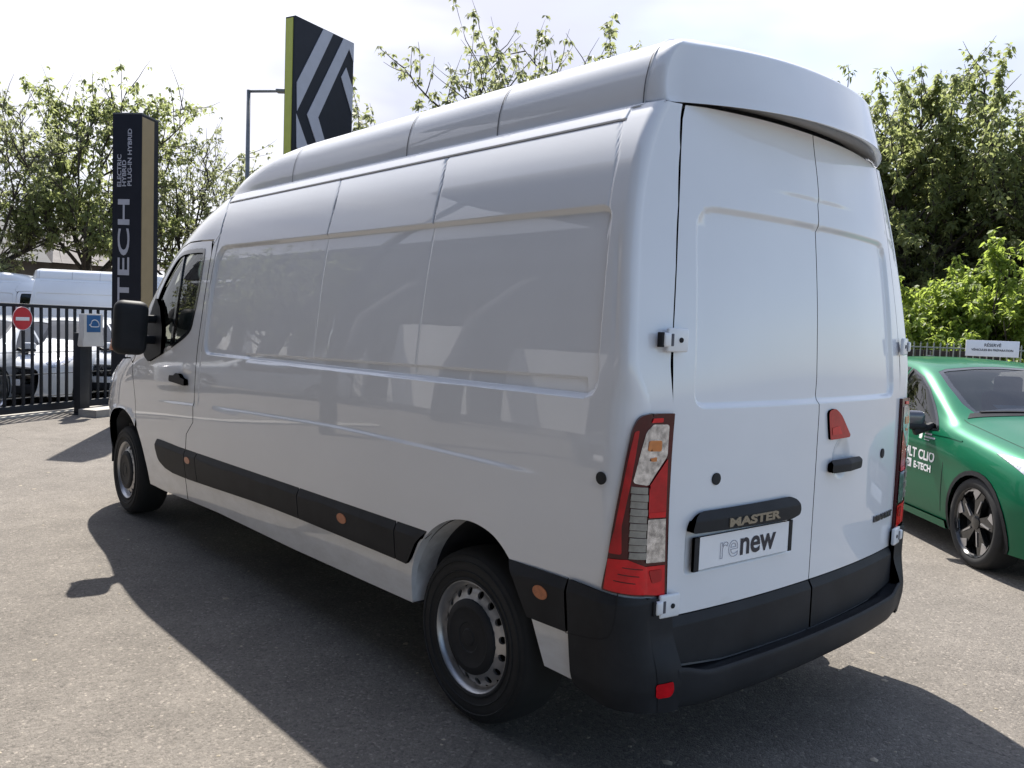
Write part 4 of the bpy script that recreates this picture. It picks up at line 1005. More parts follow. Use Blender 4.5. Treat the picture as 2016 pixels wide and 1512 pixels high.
def build_car(root, paintm, detail=True, glassm='car_glass', du=.12):
    out = []
    fa_ = yz(arch_pts(1.27, .345)); ra_ = yz(arch_pts(-1.32, .345))
    # outline: bottom edge on one flank, round the tail, other flank, nose
    low = [(0.0, .02)]+fa_+[(u, .02) for u in (6, 7, 8)]+ra_+[(13, .02)]
    right = sorted(low, key=lambda q: 0)  # already in order nose -> tail
    outl = right+[(13, 13.98)]+[(a, 14-b) for a, b in right[::-1]][1:]
    w1 = yz(resample(CAR_PANE, .06)); w2 = yz(resample(CAR_PANE2, .06))
    w1 = rounded(w1, .0); scr = [(5.12, 7.0), (5.10, 6.0), (5.06, 5.30), (5.5, 5.20), (6.2, 5.22), (6.9, 5.28), (7.02, 5.55), (7.07, 6.2), (7.10, 7.0)]
    scr = scr[:-1]+[(a, 14-b) for a, b in scr[::-1]][:-1]
    rear_w = [(11.0, 5.5), (11.9, 5.45), (11.95, 8.55), (11.0, 8.5)]
    holes = [w1, w2, MIR(w1), MIR(w2), scr, rear_w]
    f = displaced(car_map, 1, lambda u, v: -.006*groove(v, 2.55, .25)*sstep((u-2.5)/1.5)*sstep((10-u)/1.5))
    body = panel('body', outl, f, paintm, root, holes=holes, du=du, dv=du, rim=[.04]+[.012]*6, sgn=CAR_SGN, bstep=.09)
    for w in (w1, w2): 
        panel('side_window', grow(w, -.03), displaced(car_map, CAR_SGN, -.006), glassm, root, du=.3, dv=.3, sgn=CAR_SGN); 
        panel('window_frame', grow(w, .05), displaced(car_map, CAR_SGN, .003), 'gloss_black', root, holes=[grow(w, -.06)], du=.2, dv=.2, rim=.01, sgn=CAR_SGN)
        panel('side_window', grow(MIR(w), -.03), displaced(car_map, CAR_SGN, -.006), glassm, root, du=.3, dv=.3, sgn=CAR_SGN)
    panel('windscreen', grow(scr, -.02), displaced(car_map, CAR_SGN, -.004), 'windscreen_glass' if detail else glassm, root, du=.2, dv=.2, sgn=CAR_SGN)
    panel('windscreen_frit', grow(scr, .01), displaced(car_map, CAR_SGN, -.001), 'gloss_black', root, holes=[grow(scr, -.14)], du=.2, dv=.2, sgn=CAR_SGN)
    panel('rear_window', rear_w, displaced(car_map, CAR_SGN, -.004), glassm, root, du=.2, dv=.2, sgn=CAR_SGN)
    # bonnet shut line, lamps, grille, plate
    for sx in (0, 1):
        hl = [(.70, 3.1), (.95, 4.2), (1.75, 4.05), (2.72, 3.50), (1.75, 2.95)]
        panel('headlamp', MIR(hl) if sx else hl, displaced(car_map, CAR_SGN, .004), 'lens_reflector', root, du=.15, dv=.15, rim=.006, sgn=CAR_SGN)
        tl = [(12.2, 2.4), (12.2, 3.6), (12.9, 3.5), (12.9, 2.5)]
        panel('tail_lamp', MIR(tl) if sx else tl, displaced(car_map, CAR_SGN, .004), 'red_lens', root, du=.2, dv=.2, rim=.006, sgn=CAR_SGN)
    rbox('grille', (0, 2.035, .56), (.86, .06, .15), 'gloss_black', root, .02); rbox('lower_grille', (0, 2.04, .32), (.9, .08, .16), 'black_plastic', root, .03)
    rbox('number_plate', (0, 2.072, .42), (.50, .012, .11), 'white_plate', root, .003)
    # diamond badge
    bm = bmesh.new(); q = [(0, .075), (.055, 0), (0, -.075), (-.055, 0)]; q2 = [(a*.55, b*.62) for a, b in q]
    v0 = [bm.verts.new((a, 2.08, .60+b)) for a, b in q]; v1 = [bm.verts.new((a, 2.08, .60+b)) for a, b in q2]
    for i in range(4): bm.faces.new((v0[i], v0[(i+1) % 4], v1[(i+1) % 4], v1[i]))
    bm_obj('badge', bm, 'machined', root, smooth=False)
    for yc in (1.27, -1.32):
        for sx in (0, 1):
            a = arch_pts(yc, .345); b = arch_pts(yc, .378)
            pts = yz(b)+yz(a)[::-1]
            if sx: pts = MIR(pts)
            panel('arch_trim', pts, displaced(car_map, CAR_SGN, .006), 'black_plastic', root, du=.2, dv=.2, rim=.05, sgn=CAR_SGN, bstep=.06)
            s_ = -1 if sx else 1
            A = arch_pts(yc, .35); V = [];F = []
            for (y, z) in A: V += [(s_*.86, y, z), (s_*.50, y, z)]
            for i in range(len(A)-1): F.append((2*i, 2*i+1, 2*i+3, 2*i+2))
            mesh_obj('arch_liner', V, F, 'underbody', root, smooth=True)
            car_wheel(root, s_, yc, detail)
    rbox('floor_pan', (0, 0, .30), (1.42, 3.9, .16), 'underbody', root, .02)
    rbox('cabin_floor', (0, -.35, .50), (1.55, 2.4, .06), 'interior', root, .0)
    rbox('dashboard', (0, .52, .86), (1.40, .5, .22), 'dash_dark', root, .05, 3)
    for sx in (-.37, .37):
        rbox('seat', (sx, -.42, .86), (.46, .16, .62), 'seat_cloth', root, .05, 2, Matrix.Rotation(R_(12), 4, 'X')); rbox('headrest', (sx, -.50, 1.22), (.24, .09, .16), 'seat_cloth', root, .03)
    for sx in (-1, 1):
        bm = bmesh.new(); rbox_bm((.19, .10, .13), .04, 4, bm, Matrix.Translation((sx*.985, .50, .975)) @ Matrix.Rotation(R_(-10*sx), 4, 'Z'))
        mi = bm_obj('door_mirror', bm, 'gloss_black' if detail else paintm, root)
        if detail: mi.data.materials[0] = M['mirror_shell']
        bm = bmesh.new(); rbox_bm((.17, .055, .05), .012, 2, bm, Matrix.Translation((sx*.90, .53, .90)) @ Matrix.Rotation(R_(24*sx), 4, 'Y')); bm_obj('mirror_stalk', bm, 'black_plastic', mi)
        bm = bmesh.new(); rbox_bm((.20, .105, .05), .02, 3, bm, Matrix.Translation((sx*.98, .505, .918)) @ Matrix.Rotation(R_(-10*sx), 4, 'Z')); bm_obj('mirror_cap', bm, 'black_plastic', mi)
    return body
CAR_SGN = -1
simple('mirror_shell', (.07, .07, .085), .25, coat=.8)
def car_wheel(root, sx, yc, detail):
    tp = [(-.09, .238), (-.102, .256), (-.106, .278), (-.098, .305), (-.07, .320), (0, .324), (.07, .320), (.098, .305), (.106, .278), (.102, .256), (.09, .238)]
    w = lathe_obj('wheel', tp, 'rubber', root, 48 if detail else 24, ang=60)
    lathe_obj('rim', [(.083, .232), (.098, .240), (.100, .244), (.094, .245), (.086, .236), (.06, .228), (.0, .225)], 'gloss_black' if detail else 'machined', w, 48 if detail else 24)
    lathe_obj('wheel_back', [(.02, .213), (.015, .0)], 'dark_gap', w, 24)
    for k in range(5):
        a = 2*math.pi*k/5+.25
        Mx = Matrix.Rotation(a, 4, 'X')
        # dark swept spoke
        pts = [(.03, -.028), (.10, -.040), (.205, -.075), (.218, -.02), (.214, .045), (.11, .030), (.03, .024)]
        bm = bmesh.new(); v0 = [bm.verts.new((.078-.10*(max(0, .12-r))*.2, r, t)) for r, t in pts]; v1 = [bm.verts.new((.035, r, t)) for r, t in pts]
        bm.faces.new(v0); n = len(pts)
        for i in range(n): bm.faces.new((v0[i], v0[(i+1) % n], v1[(i+1) % n], v1[i]))
        bmesh.ops.scale(bm, vec=(1, 1.06, 1.06), verts=bm.verts); bmesh.ops.transform(bm, matrix=Mx, verts=bm.verts); sp = bm_obj('spoke', bm, 'gloss_black' if detail else 'machined', w, smooth=False)
        if detail:
            for pl in ([(.150, .020), (.213, -.030), (.222, .012), (.219, .048), (.186, .052)], [(.219, .05), (.200, .055), (.185, .11), (.150, .150), (.162, .155), (.196, .116)], [(.06, -.016), (.150, -.052), (.158, -.044), (.07, -.006)]):
                bm = bmesh.new(); f = bm.faces.new([bm.verts.new((.0805, r, t)) for r, t in pl])
                r = bmesh.ops.extrude_face_region(bm, geom=[f]); bmesh.ops.translate(bm, vec=(.004, 0, 0), verts=[g for g in r['geom'] if isinstance(g, bmesh.types.BMVert)])
                bmesh.ops.scale(bm, vec=(1, 1.06, 1.06), verts=bm.verts); bmesh.ops.transform(bm, matrix=Mx, verts=bm.verts); bm_obj('spoke_facing', bm, 'machined', sp, smooth=False)
    lathe_obj('hub_cap', [(.05, .05), (.082, .048), (.086, .03), (.087, 0)], 'gloss_black', w, 24)
    w.location = (sx*.782, yc, .323); w.rotation_euler = (0, 0, 0 if sx > 0 else math.pi)
    return w

# green hatchback to the right of the van
GA = R_(41.0)
Fv = Vector((-math.sin(GA), -math.cos(GA))); Rv = Vector((Fv.y, -Fv.x))
wheel_pt = Vector((3.30, .70)); gpos = wheel_pt-Rv*.888-Fv*1.27
grz = math.atan2(Rv.y, Rv.x)
GREEN = thing('hatchback_car', 'bright green hatchback with white lettering on its door, beside the van', 'car', (gpos.x, gpos.y, 0), grz)
gbody = build_car(GREEN, 'green_paint', True, 'car_glass', .10)
def car_side_text(body, y, z, size, offs, mat, par, sc=(1, 1), off=.004, name='lettering'):
    V, F = text_vf(body, size, offs); V, F = refine(V, F, .08)
    Y = y+V[:, 0]*sc[0]; Z = z+V[:, 1]*sc[1]; u, v = car_uv(Y, Z)
    return mesh_obj(name, displaced(car_map, CAR_SGN, off)(u, v), F, mat, par)
def car_side_poly(poly, mat, par, off=.003, name='decal'):
    return panel(name, yz(resample(poly, .05)), displaced(car_map, CAR_SGN, off), mat, par, du=.15, dv=.15, sgn=CAR_SGN)
car_side_text('NOUVELLE', -.06, .755, .062, .002, 'sign_white', gbody, (1.1, 1))
car_side_text('RENAULT CLIO', -.06, .655, .110, .003, 'sign_white', gbody, (1.0, 1))
car_side_poly([(-.06, .565), (.345, .565), (.345, .635), (-.06, .635)], 'sign_white', gbody)
car_side_text('FULL HYBRID', -.045, .578, .058, .002, 'ink', gbody, (1.06, 1), .006)
car_side_text('E-TECH', .385, .572, .074, .003, 'sign_white', gbody, (1.1, 1))
car_side_poly([(.43, .80), (.46, .80), (.475, .83), (.465, .865), (.44, .875), (.425, .84)], 'leaf_white', gbody, name='leaf_emblem')
for k in range(3): car_side_poly([(.505, .855-.026*k), (.505+(.10, .16, .085)[k], .855-.026*k), (.505+(.10, .16, .085)[k], .869-.026*k), (.505, .869-.026*k)], 'ink_grey', gbody, name='lettering')
# door shut lines
for yy, za, zb in ((.80, .30, .80), (-.25, .30, .90)):
    P = [(yy-.003+.02*math.sin(t*2), za+(zb-za)*t) for t in np.linspace(0, 1, 8)]
    panel('door_gap', yz([(a, b) for a, b in P]+[(a+.007, b) for a, b in P[::-1]]), displaced(car_map, CAR_SGN, .0015), 'dark_gap', gbody, du=.2, dv=.2, sgn=CAR_SGN)
panel('sill_skirt', yz([(.90, .19), (.88, .245), (-.90, .245), (-.92, .19)]), displaced(car_map, CAR_SGN, .018), 'green_paint', gbody, du=.3, dv=.1, rim=.02, sgn=CAR_SGN)
# wipers, washer line, bonnet shut lines, door handle
for yy in (0, 1):
    P = [(5.08, 6.7-1.3*yy), (5.03, 7.6-1.1*yy), (4.98, 8.6-.9*yy)]
    panel('wiper', [(a, b) for a, b in P]+[(a+.05, b) for a, b in P[::-1]], displaced(car_map, CAR_SGN, .012), 'black_plastic', GREEN, du=.2, dv=.2, rim=.01, sgn=CAR_SGN)
for q_ in (0, 1):
    B_ = [(1.15, 4.25), (2.0, 4.35), (3.2, 4.45), (4.3, 4.55), (4.85, 4.75)]; g_ = [(a, b-.012) for a, b in B_]+[(a, b+.012) for a, b in B_[::-1]]
    panel('bonnet_gap', MIR(g_) if q_ else g_, displaced(car_map, CAR_SGN, .0012), 'dark_gap', gbody, du=.2, dv=.2, sgn=CAR_SGN)
panel('cowl', [(4.86, 4.9), (5.10, 5.15), (5.14, 8.85), (4.86, 9.1)], displaced(car_map, CAR_SGN, .004), 'black_plastic', GREEN, du=.2, dv=.2, rim=.01, sgn=CAR_SGN)
panel('shoulder_crease', yz([(1.0, .868), (.6, .876), (-.2, .872), (-.2, .864), (.6, .868), (1.0, .860)]), displaced(car_map, CAR_SGN, .005), 'green_paint', gbody, du=.2, dv=.1, rim=.006, sgn=CAR_SGN)
# paper sheet lying behind the windscreen
mesh_obj('dashboard_sheet', [(.30, .66, 1.01), (-.45, .66, 1.01), (-.45, .42, 1.10), (.30, .42, 1.10), (.30, .66, 1.012), (-.45, .66, 1.012), (-.45, .42, 1.102), (.30, .42, 1.102)], [(0, 1, 2, 3)[::-1], (4, 5, 6, 7)], 'paper_blue', GREEN)
# ------------------------------------------------------------------ helpers to place things by viewing direction and distance
def at(px, py, dist):
    """point on the ground-plane distance dist along the line of sight through a pixel of the 2016 px frame"""
    d = _f+_r2*((px-1008)/FPX)-_u2*((py-756)/FPX); k = dist/math.hypot(d.x, d.y); return CPOS+d*k

# ------------------------------------------------------------------ sliding gate
GAo = Vector((-.647, 12.168, 0)); GB = Vector((1.112, 13.231, 0)); GD = (GB-GAo).normalized(); GN = Vector((-GD.y, GD.x, 0)); garz = math.atan2(GD.y, GD.x)
GATE = thing('sliding_gate', 'dark grey metal gate of upright bars closing off the yard', 'gate', tuple(GAo), garz)
t0, t1 = -2.0, 6.2
rbox('bottom_rail', ((t0+t1)/2, 0, .105), (t1-t0, .07, .11), 'anthracite', GATE, .006)
rbox('top_rail', ((t0+t1)/2, 0, 1.62), (t1-t0, .06, .05), 'anthracite', GATE, .006)
for z in (.26, .60, .93): rbox('cross_rail', ((t0+t1)/2, .05, z), (t1-t0, .012, .012), 'galvanised', GATE, .0)
bar0 = None; k = 0; t = t0+.03
while t < t1:
    if bar0 is None:
        bar0 = rbox('bar', (0, 0, .877), (.040, .030, 1.44), 'anthracite', GATE, .003); o = bar0
    else:
        o = bar0.copy(); COL.objects.link(o); o.parent = GATE
    o.location = (t, 0, 0); t += .157
for tt in (t0, 3.2, t1): rbox('stile', (tt, 0, .83), (.09, .07, 1.56), 'anthracite', GATE, .006)
rbox('top_guide', (-.35, .0, 1.662), (.30, .09, .035), 'galvanised', GATE, .004)
# round no-entry sign on the gate
pc = at(42, 627, 13.15); sgn_root = thing('no_entry_sign', 'round red no entry sign with white bar hanging on the gate', 'sign', (0, 0, 0))
gp = GAo+GD*(.31)-GN*(.06); zc = 1.43
def facing(pos, n):
    """matrix with local +Z along n, local Y up"""
    n = Vector(n).normalized(); x = Vector((0, 0, 1)).cross(n).normalized(); y = n.cross(x)
    return Matrix(((x.x, y.x, n.x, pos[0]), (x.y, y.y, n.y, pos[1]), (x.z, y.z, n.z, pos[2]), (0, 0, 0, 1)))
mS = facing((gp.x, gp.y, zc), -GN)
sgn_root.matrix_world = mS
lathe_obj('sign_disc', [(0, 0), (0, .166), (.006, .170), (.012, .166), (.012, 0)], 'sign_red', sgn_root, 40, 'Z')
lathe_obj('sign_rim', [(.0125, .163), (.0145, .163), (.0145, .1695), (.0125, .1695)], 'sign_white', sgn_root, 40, 'Z')
rbox('sign_bar', (0, -.005, .0135), (.23, .050, .004), 'sign_white', sgn_root, .001)
# intercom on its post in front of the gate
ip = Vector((.46, 12.33, 0))
POST = thing('intercom_post', 'dark square post standing in front of the gate under a white control box', 'post', tuple(ip), garz)
rbox('post', (0, 0, .62), (.19, .12, 1.24), 'anthracite', POST, .006); rbox('base_plate', (0, 0, .008), (.28, .22, .016), 'anthracite', POST, .003)
BOX = thing('control_box', 'white and blue wall box with a car pictogram mounted on the dark post', 'control box', (ip.x-GN.x*.10+GD.x*.02, ip.y-GN.y*.10+GD.y*.02, 1.04), garz)
bm = prism_bm([(-.205, 0), (.205, 0), (.215, .03), (.190, .19), (.190, .47), (.175, .495), (-.175, .495), (-.190, .47), (-.190, .19), (-.215, .03)], .10, Matrix.Rotation(math.pi/2, 4, 'X'))
bmesh.ops.bevel(bm, geom=bm.edges[:], offset=.008, segments=2, affect='EDGES'); bm_obj('housing', bm, 'beige_plastic', BOX)
rbox('display', (0, -.1025, .345), (.265, .006, .255), 'sign_blue', BOX, .002)
car_line = smooth_poly([(-.09, -.02), (-.055, .0), (-.045, .035), (.0, .058), (.05, .050), (.085, .02), (.095, -.02), (.075, -.045), (-.05, -.045), (-.06, -.03)], k=4)
tube('pictogram', [(x, -.108, .345+z) for x, z in car_line+car_line[:1]], .0075, 'sign_white', BOX, 6)
# kerb and gate track
def slab(name, pts, z0, z1, mat, kind=True):
    bm = prism_bm(pts, z1-z0, Matrix.Translation((0, 0, z0))); o = bm_obj(name, bm, mat, smooth=False)
    if kind: o['kind'] = 'structure'
    return o
q = lambda a, b: (GAo+GD*a-GN*b)
slab('gate_track', [tuple(q(a, b)[:2]) for a, b in ((-6, .16), (9, .16), (9, -.14), (-6, -.14))], -.02, .028, 'concrete')
slab('kerb', [tuple(q(a, b)[:2]) for a, b in ((.78, .95), (4.6, .95), (4.6, .62), (.78, .62))], -.02, .11, 'concrete')

# ------------------------------------------------------------------ totem with vertical lettering
def pillar_frame(px, py, dist, phi):
    c = at(px, py, dist); Lr = Vector((_r.x, _r.y, 0)).normalized(); Df = Vector((_f.x, _f.y, 0)).normalized()
    d0 = Vector((c.x-CPOS.x, c.y-CPOS.y, 0)).normalized(); Lr = Vector((d0.y, -d0.x, 0)); Df = d0
    a = -Lr*math.cos(phi)+Df*math.sin(phi); b = Lr*math.sin(phi)+Df*math.cos(phi); return Vector((c.x, c.y, 0)), a, b, c.z
C0, ta, tb, ztop = pillar_frame(279, 225, 12.5, R_(31))
TOT = thing('totem_sign', 'tall dark pillar sign with vertical white lettering and gold side stripe', 'sign', tuple(C0))
W1, W2 = .415, .42
def quad_box(name, a0, a1, b0, b1, z0, z1, mat, par, C, ta, tb, bev=.0):
    bm = prism_bm([tuple((ta*a+tb*b)[:2]) for a, b in ((a0, b0), (a1, b0), (a1, b1), (a0, b1))], z1-z0, Matrix.Translation((0, 0, z0)))
    return bm_obj(name, bm, mat, par, smooth=False)
quad_box('column', 0, W1, 0, W2, 0, ztop, 'sign_dark', TOT, C0, ta, tb)
quad_box('side_stripe', -.006, .10, .012, .30, .05, ztop-.03, 'sign_gold', TOT, C0, ta, tb)
quad_box('top_cap', -.004, W1+.004, -.004, W2+.004, ztop, ztop+.02, 'galvanised', TOT, C0, ta, tb)
nrm = -tb
def totem_text(body, across, zbase, size, offs, sc, name='lettering'):
    """reads upward; across = distance of the baseline from the near corner"""
    V, F = text_vf(body, size, offs); P = [ta*(across+v[1])+nrm*.008+Vector((0, 0, zbase+v[0]*sc)) for v in V]
    return mesh_obj(name, P, F, 'sign_silver', TOT)
def zat(v, px=254): return at(px, v, 12.6).z
V, F = text_vf('TECH', 1.0); capw = V[:, 0].max()
zt_, zh = zat(596), zat(394); sc_ = (zh-zt_)/(capw*.235)
totem_text('TECH', .165, zt_, .235, .004, sc_)
totem_text('E-', .165, zt_-.66, .235, .004, sc_)
for body, ac, v1, v0 in (('ELECTRIC', .285, 305, 369), ('HYBRID', .215, 316, 368), ('PLUG-IN HYBRID', .135, 254, 367)):
    V, F = text_vf(body, 1.0); w = V[:, 0].max(); totem_text(body, ac, zat(v0), .082, .0018, (zat(v1)-zat(v0))/(w*.082))

# ------------------------------------------------------------------ pylon with the diamond emblem
PD = 16.0; c1 = at(582, 30, PD); c2 = at(697, 76, PD*1.074); c3 = at(565, 33, PD*1.009)
PYL = thing('pylon_sign', 'large dark pylon sign with a silver diamond emblem and lime edge', 'sign', (c1.x, c1.y, 0))
pa = Vector((c2.x-c1.x, c2.y-c1.y, 0)); PW = pa.length; pa.normalize(); pb = Vector((-pa.y, pa.x, 0)); PT = .24; zp = c1.z
if pb.dot(Vector((_f.x, _f.y, 0))) < 0: pb = -pb
quad_box('sign_body', 0, PW, 0, PT, .0, zp, 'sign_dark', PYL, c1, pa, pb)
quad_box('side_stripe', -.012, 0, .05, PT-.02, .3, zp-.03, 'sign_lime', PYL, c1, pa, pb)
def on_face(px, py):
    d = _f+_r2*((px-1008)/FPX)-_u2*((py-756)/FPX); n = pb; k = (c1-CPOS).dot(n)/d.dot(n); p = CPOS+d*k
    w = p-Vector((c1.x, c1.y, 0)); return w.dot(pa), w.z
ZT = lambda l: [(x/3.978+440, y/3.978) for x, y in l]
for poly in ([(780, 207), (857, 243), (572, 868), (570, 645)], [(566, 890), (650, 1130), (700, 1290), (640, 1320), (568, 1150)],
             [(937, 280), (1024, 312), (1018, 490), (980, 385), (737, 920), (787, 1095), (830, 1240), (765, 1265), (720, 1112), (650, 897)], [(957, 530), (1018, 700), (1014, 910), (918, 605)]):
    uvp = [on_face(*p) for p in ZT(poly)]; uvp = [(min(max(u, .012), PW-.012), min(z, zp-.015)) for u, z in uvp]
    bm = bmesh.new(); f = bm.faces.new([bm.verts.new(tuple(pa*u-pb*.004+Vector((0, 0, z)))) for u, z in uvp])
    r = bmesh.ops.extrude_face_region(bm, geom=[f]); bmesh.ops.translate(bm, vec=tuple(-pb*.012), verts=[g for g in r['geom'] if isinstance(g, bmesh.types.BMVert)])
    bm_obj('emblem_stroke', bm, 'sign_silver', PYL, smooth=False)

# ------------------------------------------------------------------ street lamp
lb = at(486, 400, 26.0); lt = at(489, 177, 26.0)
LAMP = thing('street_lamp', 'slender grey street lamp post with a single arm behind the van', 'street lamp', (lb.x, lb.y, 0))
tube('pole', [(0, 0, 0), (0, 0, lt.z*.5), (0, 0, lt.z)], [.085, .07, .055], 'galvanised', LAMP)
la = Vector((_r.x, _r.y, 0)).normalized()
tube('arm', [(0, 0, lt.z-.04), tuple(la*.9+Vector((0, 0, lt.z+.0))), tuple(la*1.0+Vector((0, 0, lt.z+.0)))], .04, 'galvanised', LAMP)
bm = rbox_bm((.62, .26, .09), .03, 2, mat=Matrix.Translation(tuple(la*1.12+Vector((0, 0, lt.z)))) @ Matrix.Rotation(math.atan2(la.y, la.x), 4, 'Z')); bm_obj('lamp_head', bm, 'galvanised', LAMP)

# ------------------------------------------------------------------ parked vehicles behind the gate
def place_van(px, dist, heading, label):
    o = copy_tree(VAN); c = at(px, 600, dist); o.location = (c.x, c.y, 0); o.rotation_euler = (0, 0, heading); tag(o, label, 'van', 'white vans parked behind the gate'); return o
hr = math.atan2(_r.y, _r.x)-math.pi/2     # van's +y turned to camera right
place_van(60, 25.6, hr+R_(14), 'white high-roof van parked behind the gate, next to the totem sign')
place_van(-215, 30.5, hr+R_(10), 'white van behind the gate at the left edge, farther back')
def parked(px, dist, heading, mat, label, group='cars parked behind the gate'):
    c = at(px, 640, dist); r = thing('parked_car', label, 'car', (c.x, c.y, 0), heading, group); return r
PC = parked(128, 17.0, 0, 'parked_white', 'white car parked nose-on behind the gate, between the red sign and the white box')
build_car(PC, 'parked_white', False, 'dark_glass', .2)
def facing_cam(c, extra=0): return math.atan2(CPOS.y-c.location.y, CPOS.x-c.location.x)-math.pi/2+extra
PC.rotation_euler[2] = facing_cam(PC, R_(-24))
def copy_parked(px, dist, extra, mat, label):
    o = copy_tree(PC); c = at(px, 640, dist); o.location = (c.x, c.y, 0); o.rotation_euler = (0, 0, facing_cam(o, extra)); tag(o, label, 'car', 'cars parked behind the gate')
    for ch in list(o.children)+[g for c_ in o.children for g in c_.children]:
        if ch.type == 'MESH' and ch.data.materials and ch.data.materials[0] == M['parked_white']:
            ch.material_slots[0].link = 'OBJECT'; ch.material_slots[0].material = M[mat]
    return o
copy_parked(300, 17.6, R_(-22), 'parked_silver', 'silver car parked behind the gate, right of the white control box')
copy_parked(-40, 16.2, R_(-26), 'parked_silver', 'silver car parked behind the gate at the left edge of the photo')
copy_parked(215, 21.5, R_(160), 'parked_white', 'white car in the second row behind the gate')

# ------------------------------------------------------------------ house beyond the yard
hc = at(95, 520, 40); HD = Vector((hc.x-CPOS.x, hc.y-CPOS.y, 0)).normalized(); hrz = math.atan2(HD.y, HD.x)-math.pi/2
HOUSE = thing('house', 'low dark house with a grey tiled roof behind the parked vans', 'house', (hc.x, hc.y, 0), hrz+R_(18))
rbox('wall', (-2.0, 3, 1.75), (13, 6, 3.5), 'house_wall', HOUSE, .0)
def roof_prism(x0, x1, y0, y1, z0, z1, mat, name='roof', inset=0):
    ym = (y0+y1)/2
    V = [(x0, y0, z0), (x1, y0, z0), (x1, y1, z0), (x0, y1, z0), (x0+inset, ym, z1), (x1-inset, ym, z1)]
    o = mesh_obj(name, V, [(0, 1, 5, 4), (1, 2, 5), (2, 3, 4, 5), (3, 0, 4), (0, 3, 2, 1)], mat, HOUSE); return o
roof_prism(-8.8, .0, -.4, 6.4, 3.5, 5.4, 'dark_slate'); roof_prism(.02, 4.8, -.45, 6.45, 3.52, 5.5, 'roof_tile', inset=1.2)
for x, w, m in ((-5.6, 1.6, 'curtain'), (-3.4, 1.5, 'curtain'), (1.2, 1.0, 'dark_slate'), (3.4, 1.1, 'dark_slate')):
    wf = rbox('window', (x, -.03, 2.55), (w, .08, 1.1), 'render_wall', HOUSE, .0)
    for sx in (-1, 1): rbox('pane', (x+sx*w*.235, -.08, 2.55), (w*.43, .02, .98), m, wf, .0)
rbox('chimney', (-1.5, 3.0, 5.6), (.6, .6, .9), 'house_wall', HOUSE, .0)

# ------------------------------------------------------------------ stone wall, railing and board on the right
RD = 17.0
ra0 = at(1640, 690, RD*.97); ra1 = at(2200, 690, RD*1.06); rd = Vector((ra1.x-ra0.x, ra1.y-ra0.y, 0)); RL = rd.length; rd.normalize(); rrz = math.atan2(rd.y, rd.x)
def rz_at(v): return at(1850, v, RD).z
WALL = thing('stone_wall', 'low pale stone wall under the railing beyond the green car', 'wall', (ra0.x, ra0.y, 0), rrz)
rng = random.Random(5); x = 0.0
for row in range(3):
    x = -(.2*row)
    while x < RL:
        w = rng.uniform(.35, .75); rbox('stone', (x+w/2, .0+rng.uniform(-.012, .012), .18+row*.355), (w-.018, .30, .335), 'stone', WALL, .02, 1); x += w
rbox('coping', (RL/2, 0, 1.105), (RL+.4, .36, .07), 'stone', WALL, .012)
RAIL = thing('railing', 'thin grey metal railing with pointed bars on the stone wall', 'railing', (ra0.x, ra0.y, 1.14), rrz)
rbox('top_rail', (RL/2, 0, .36), (RL, .03, .022), 'fence_grey', RAIL, .002); rbox('bottom_rail', (RL/2, 0, .055), (RL, .03, .02), 'fence_grey', RAIL, .002)
b0 = None; t = .05
while t < RL:
    if b0 is None:
        bm = bmesh.new(); rbox_bm((.018, .018, .41), .0, 1, bm, Matrix.Translation((0, 0, .205))); bmesh.ops.create_cone(bm, cap_ends=True, segments=6, radius1=.016, radius2=.002, depth=.05, matrix=Matrix.Translation((0, 0, .435)))
        b0 = bm_obj('bar', bm, 'fence_grey', RAIL, smooth=False); o = b0
    else: o = b0.copy(); COL.objects.link(o); o.parent = RAIL
    o.location = (t, 0, 0); t += .112
FB = thing('board_fence', 'dark timber board fence behind the railing', 'fence', tuple(ra0+rd*.0-Vector((0, 0, ra0.z))+Vector((-rd.y, rd.x, 0))*.55), rrz)
t = 0; bd = None
while t < RL*.66:
    if bd is None: bd = rbox('board', (0, 0, .72), (.142, .022, 1.44), 'dark_board', FB, .003, 1); o = bd
    else: o = bd.copy(); COL.objects.link(o); o.parent = FB
    o.location = (t, rng.uniform(-.006, .006), rng.uniform(-.012, .012)); t += .15
# notice board
p0, p1 = at(1924, 674, RD*1.0), at(2000, 700, RD*1.0)
NB = thing('notice_board', 'white notice board with dark lettering fixed to the railing', 'sign', ((p0.x+p1.x)/2, (p0.y+p1.y)/2, (p0.z+p1.z)/2), 0)
nn = Vector((rd.y, -rd.x, 0)); nn = nn if nn.dot(CPOS-NB.location) > 0 else -nn
ctr = Vector(NB.location); off = (ctr-ra0).dot(nn); NB.matrix_world = facing(ctr+nn*(.05-off), nn)
bw = 76/FPX*RD*1.12; bh = 25/FPX*RD*1.1
rbox('board', (0, 0, 0), (bw, bh, .02), 'sign_white', NB, .003)
for body, y, size, sx in (('RÉSERVÉ', .035, .075, 1.0), ('VÉHICULES EN PRÉPARATION', -.045, .052, 1.0)):
    V, F = text_vf(body, size, .0015, 0, align='CENTER'); mesh_obj('lettering', [(v[0]*sx, v[1]+y, .0125) for v in V], F, 'ink', NB)
yp = at(1836, 690, RD*.99); YL = thing('yellow_marker', 'small yellow lantern standing on the wall behind the railing', 'lantern', (yp.x, yp.y, 1.14), rrz)
rbox('body', (0, .1, .10), (.07, .07, .16), 'sign_gold', YL, .01); rbox('cap', (0, .1, .20), (.12, .10, .03), 'galvanised', YL, .008); rbox('stem', (0, .1, .25), (.02, .02, .08), 'galvanised', YL, .002)

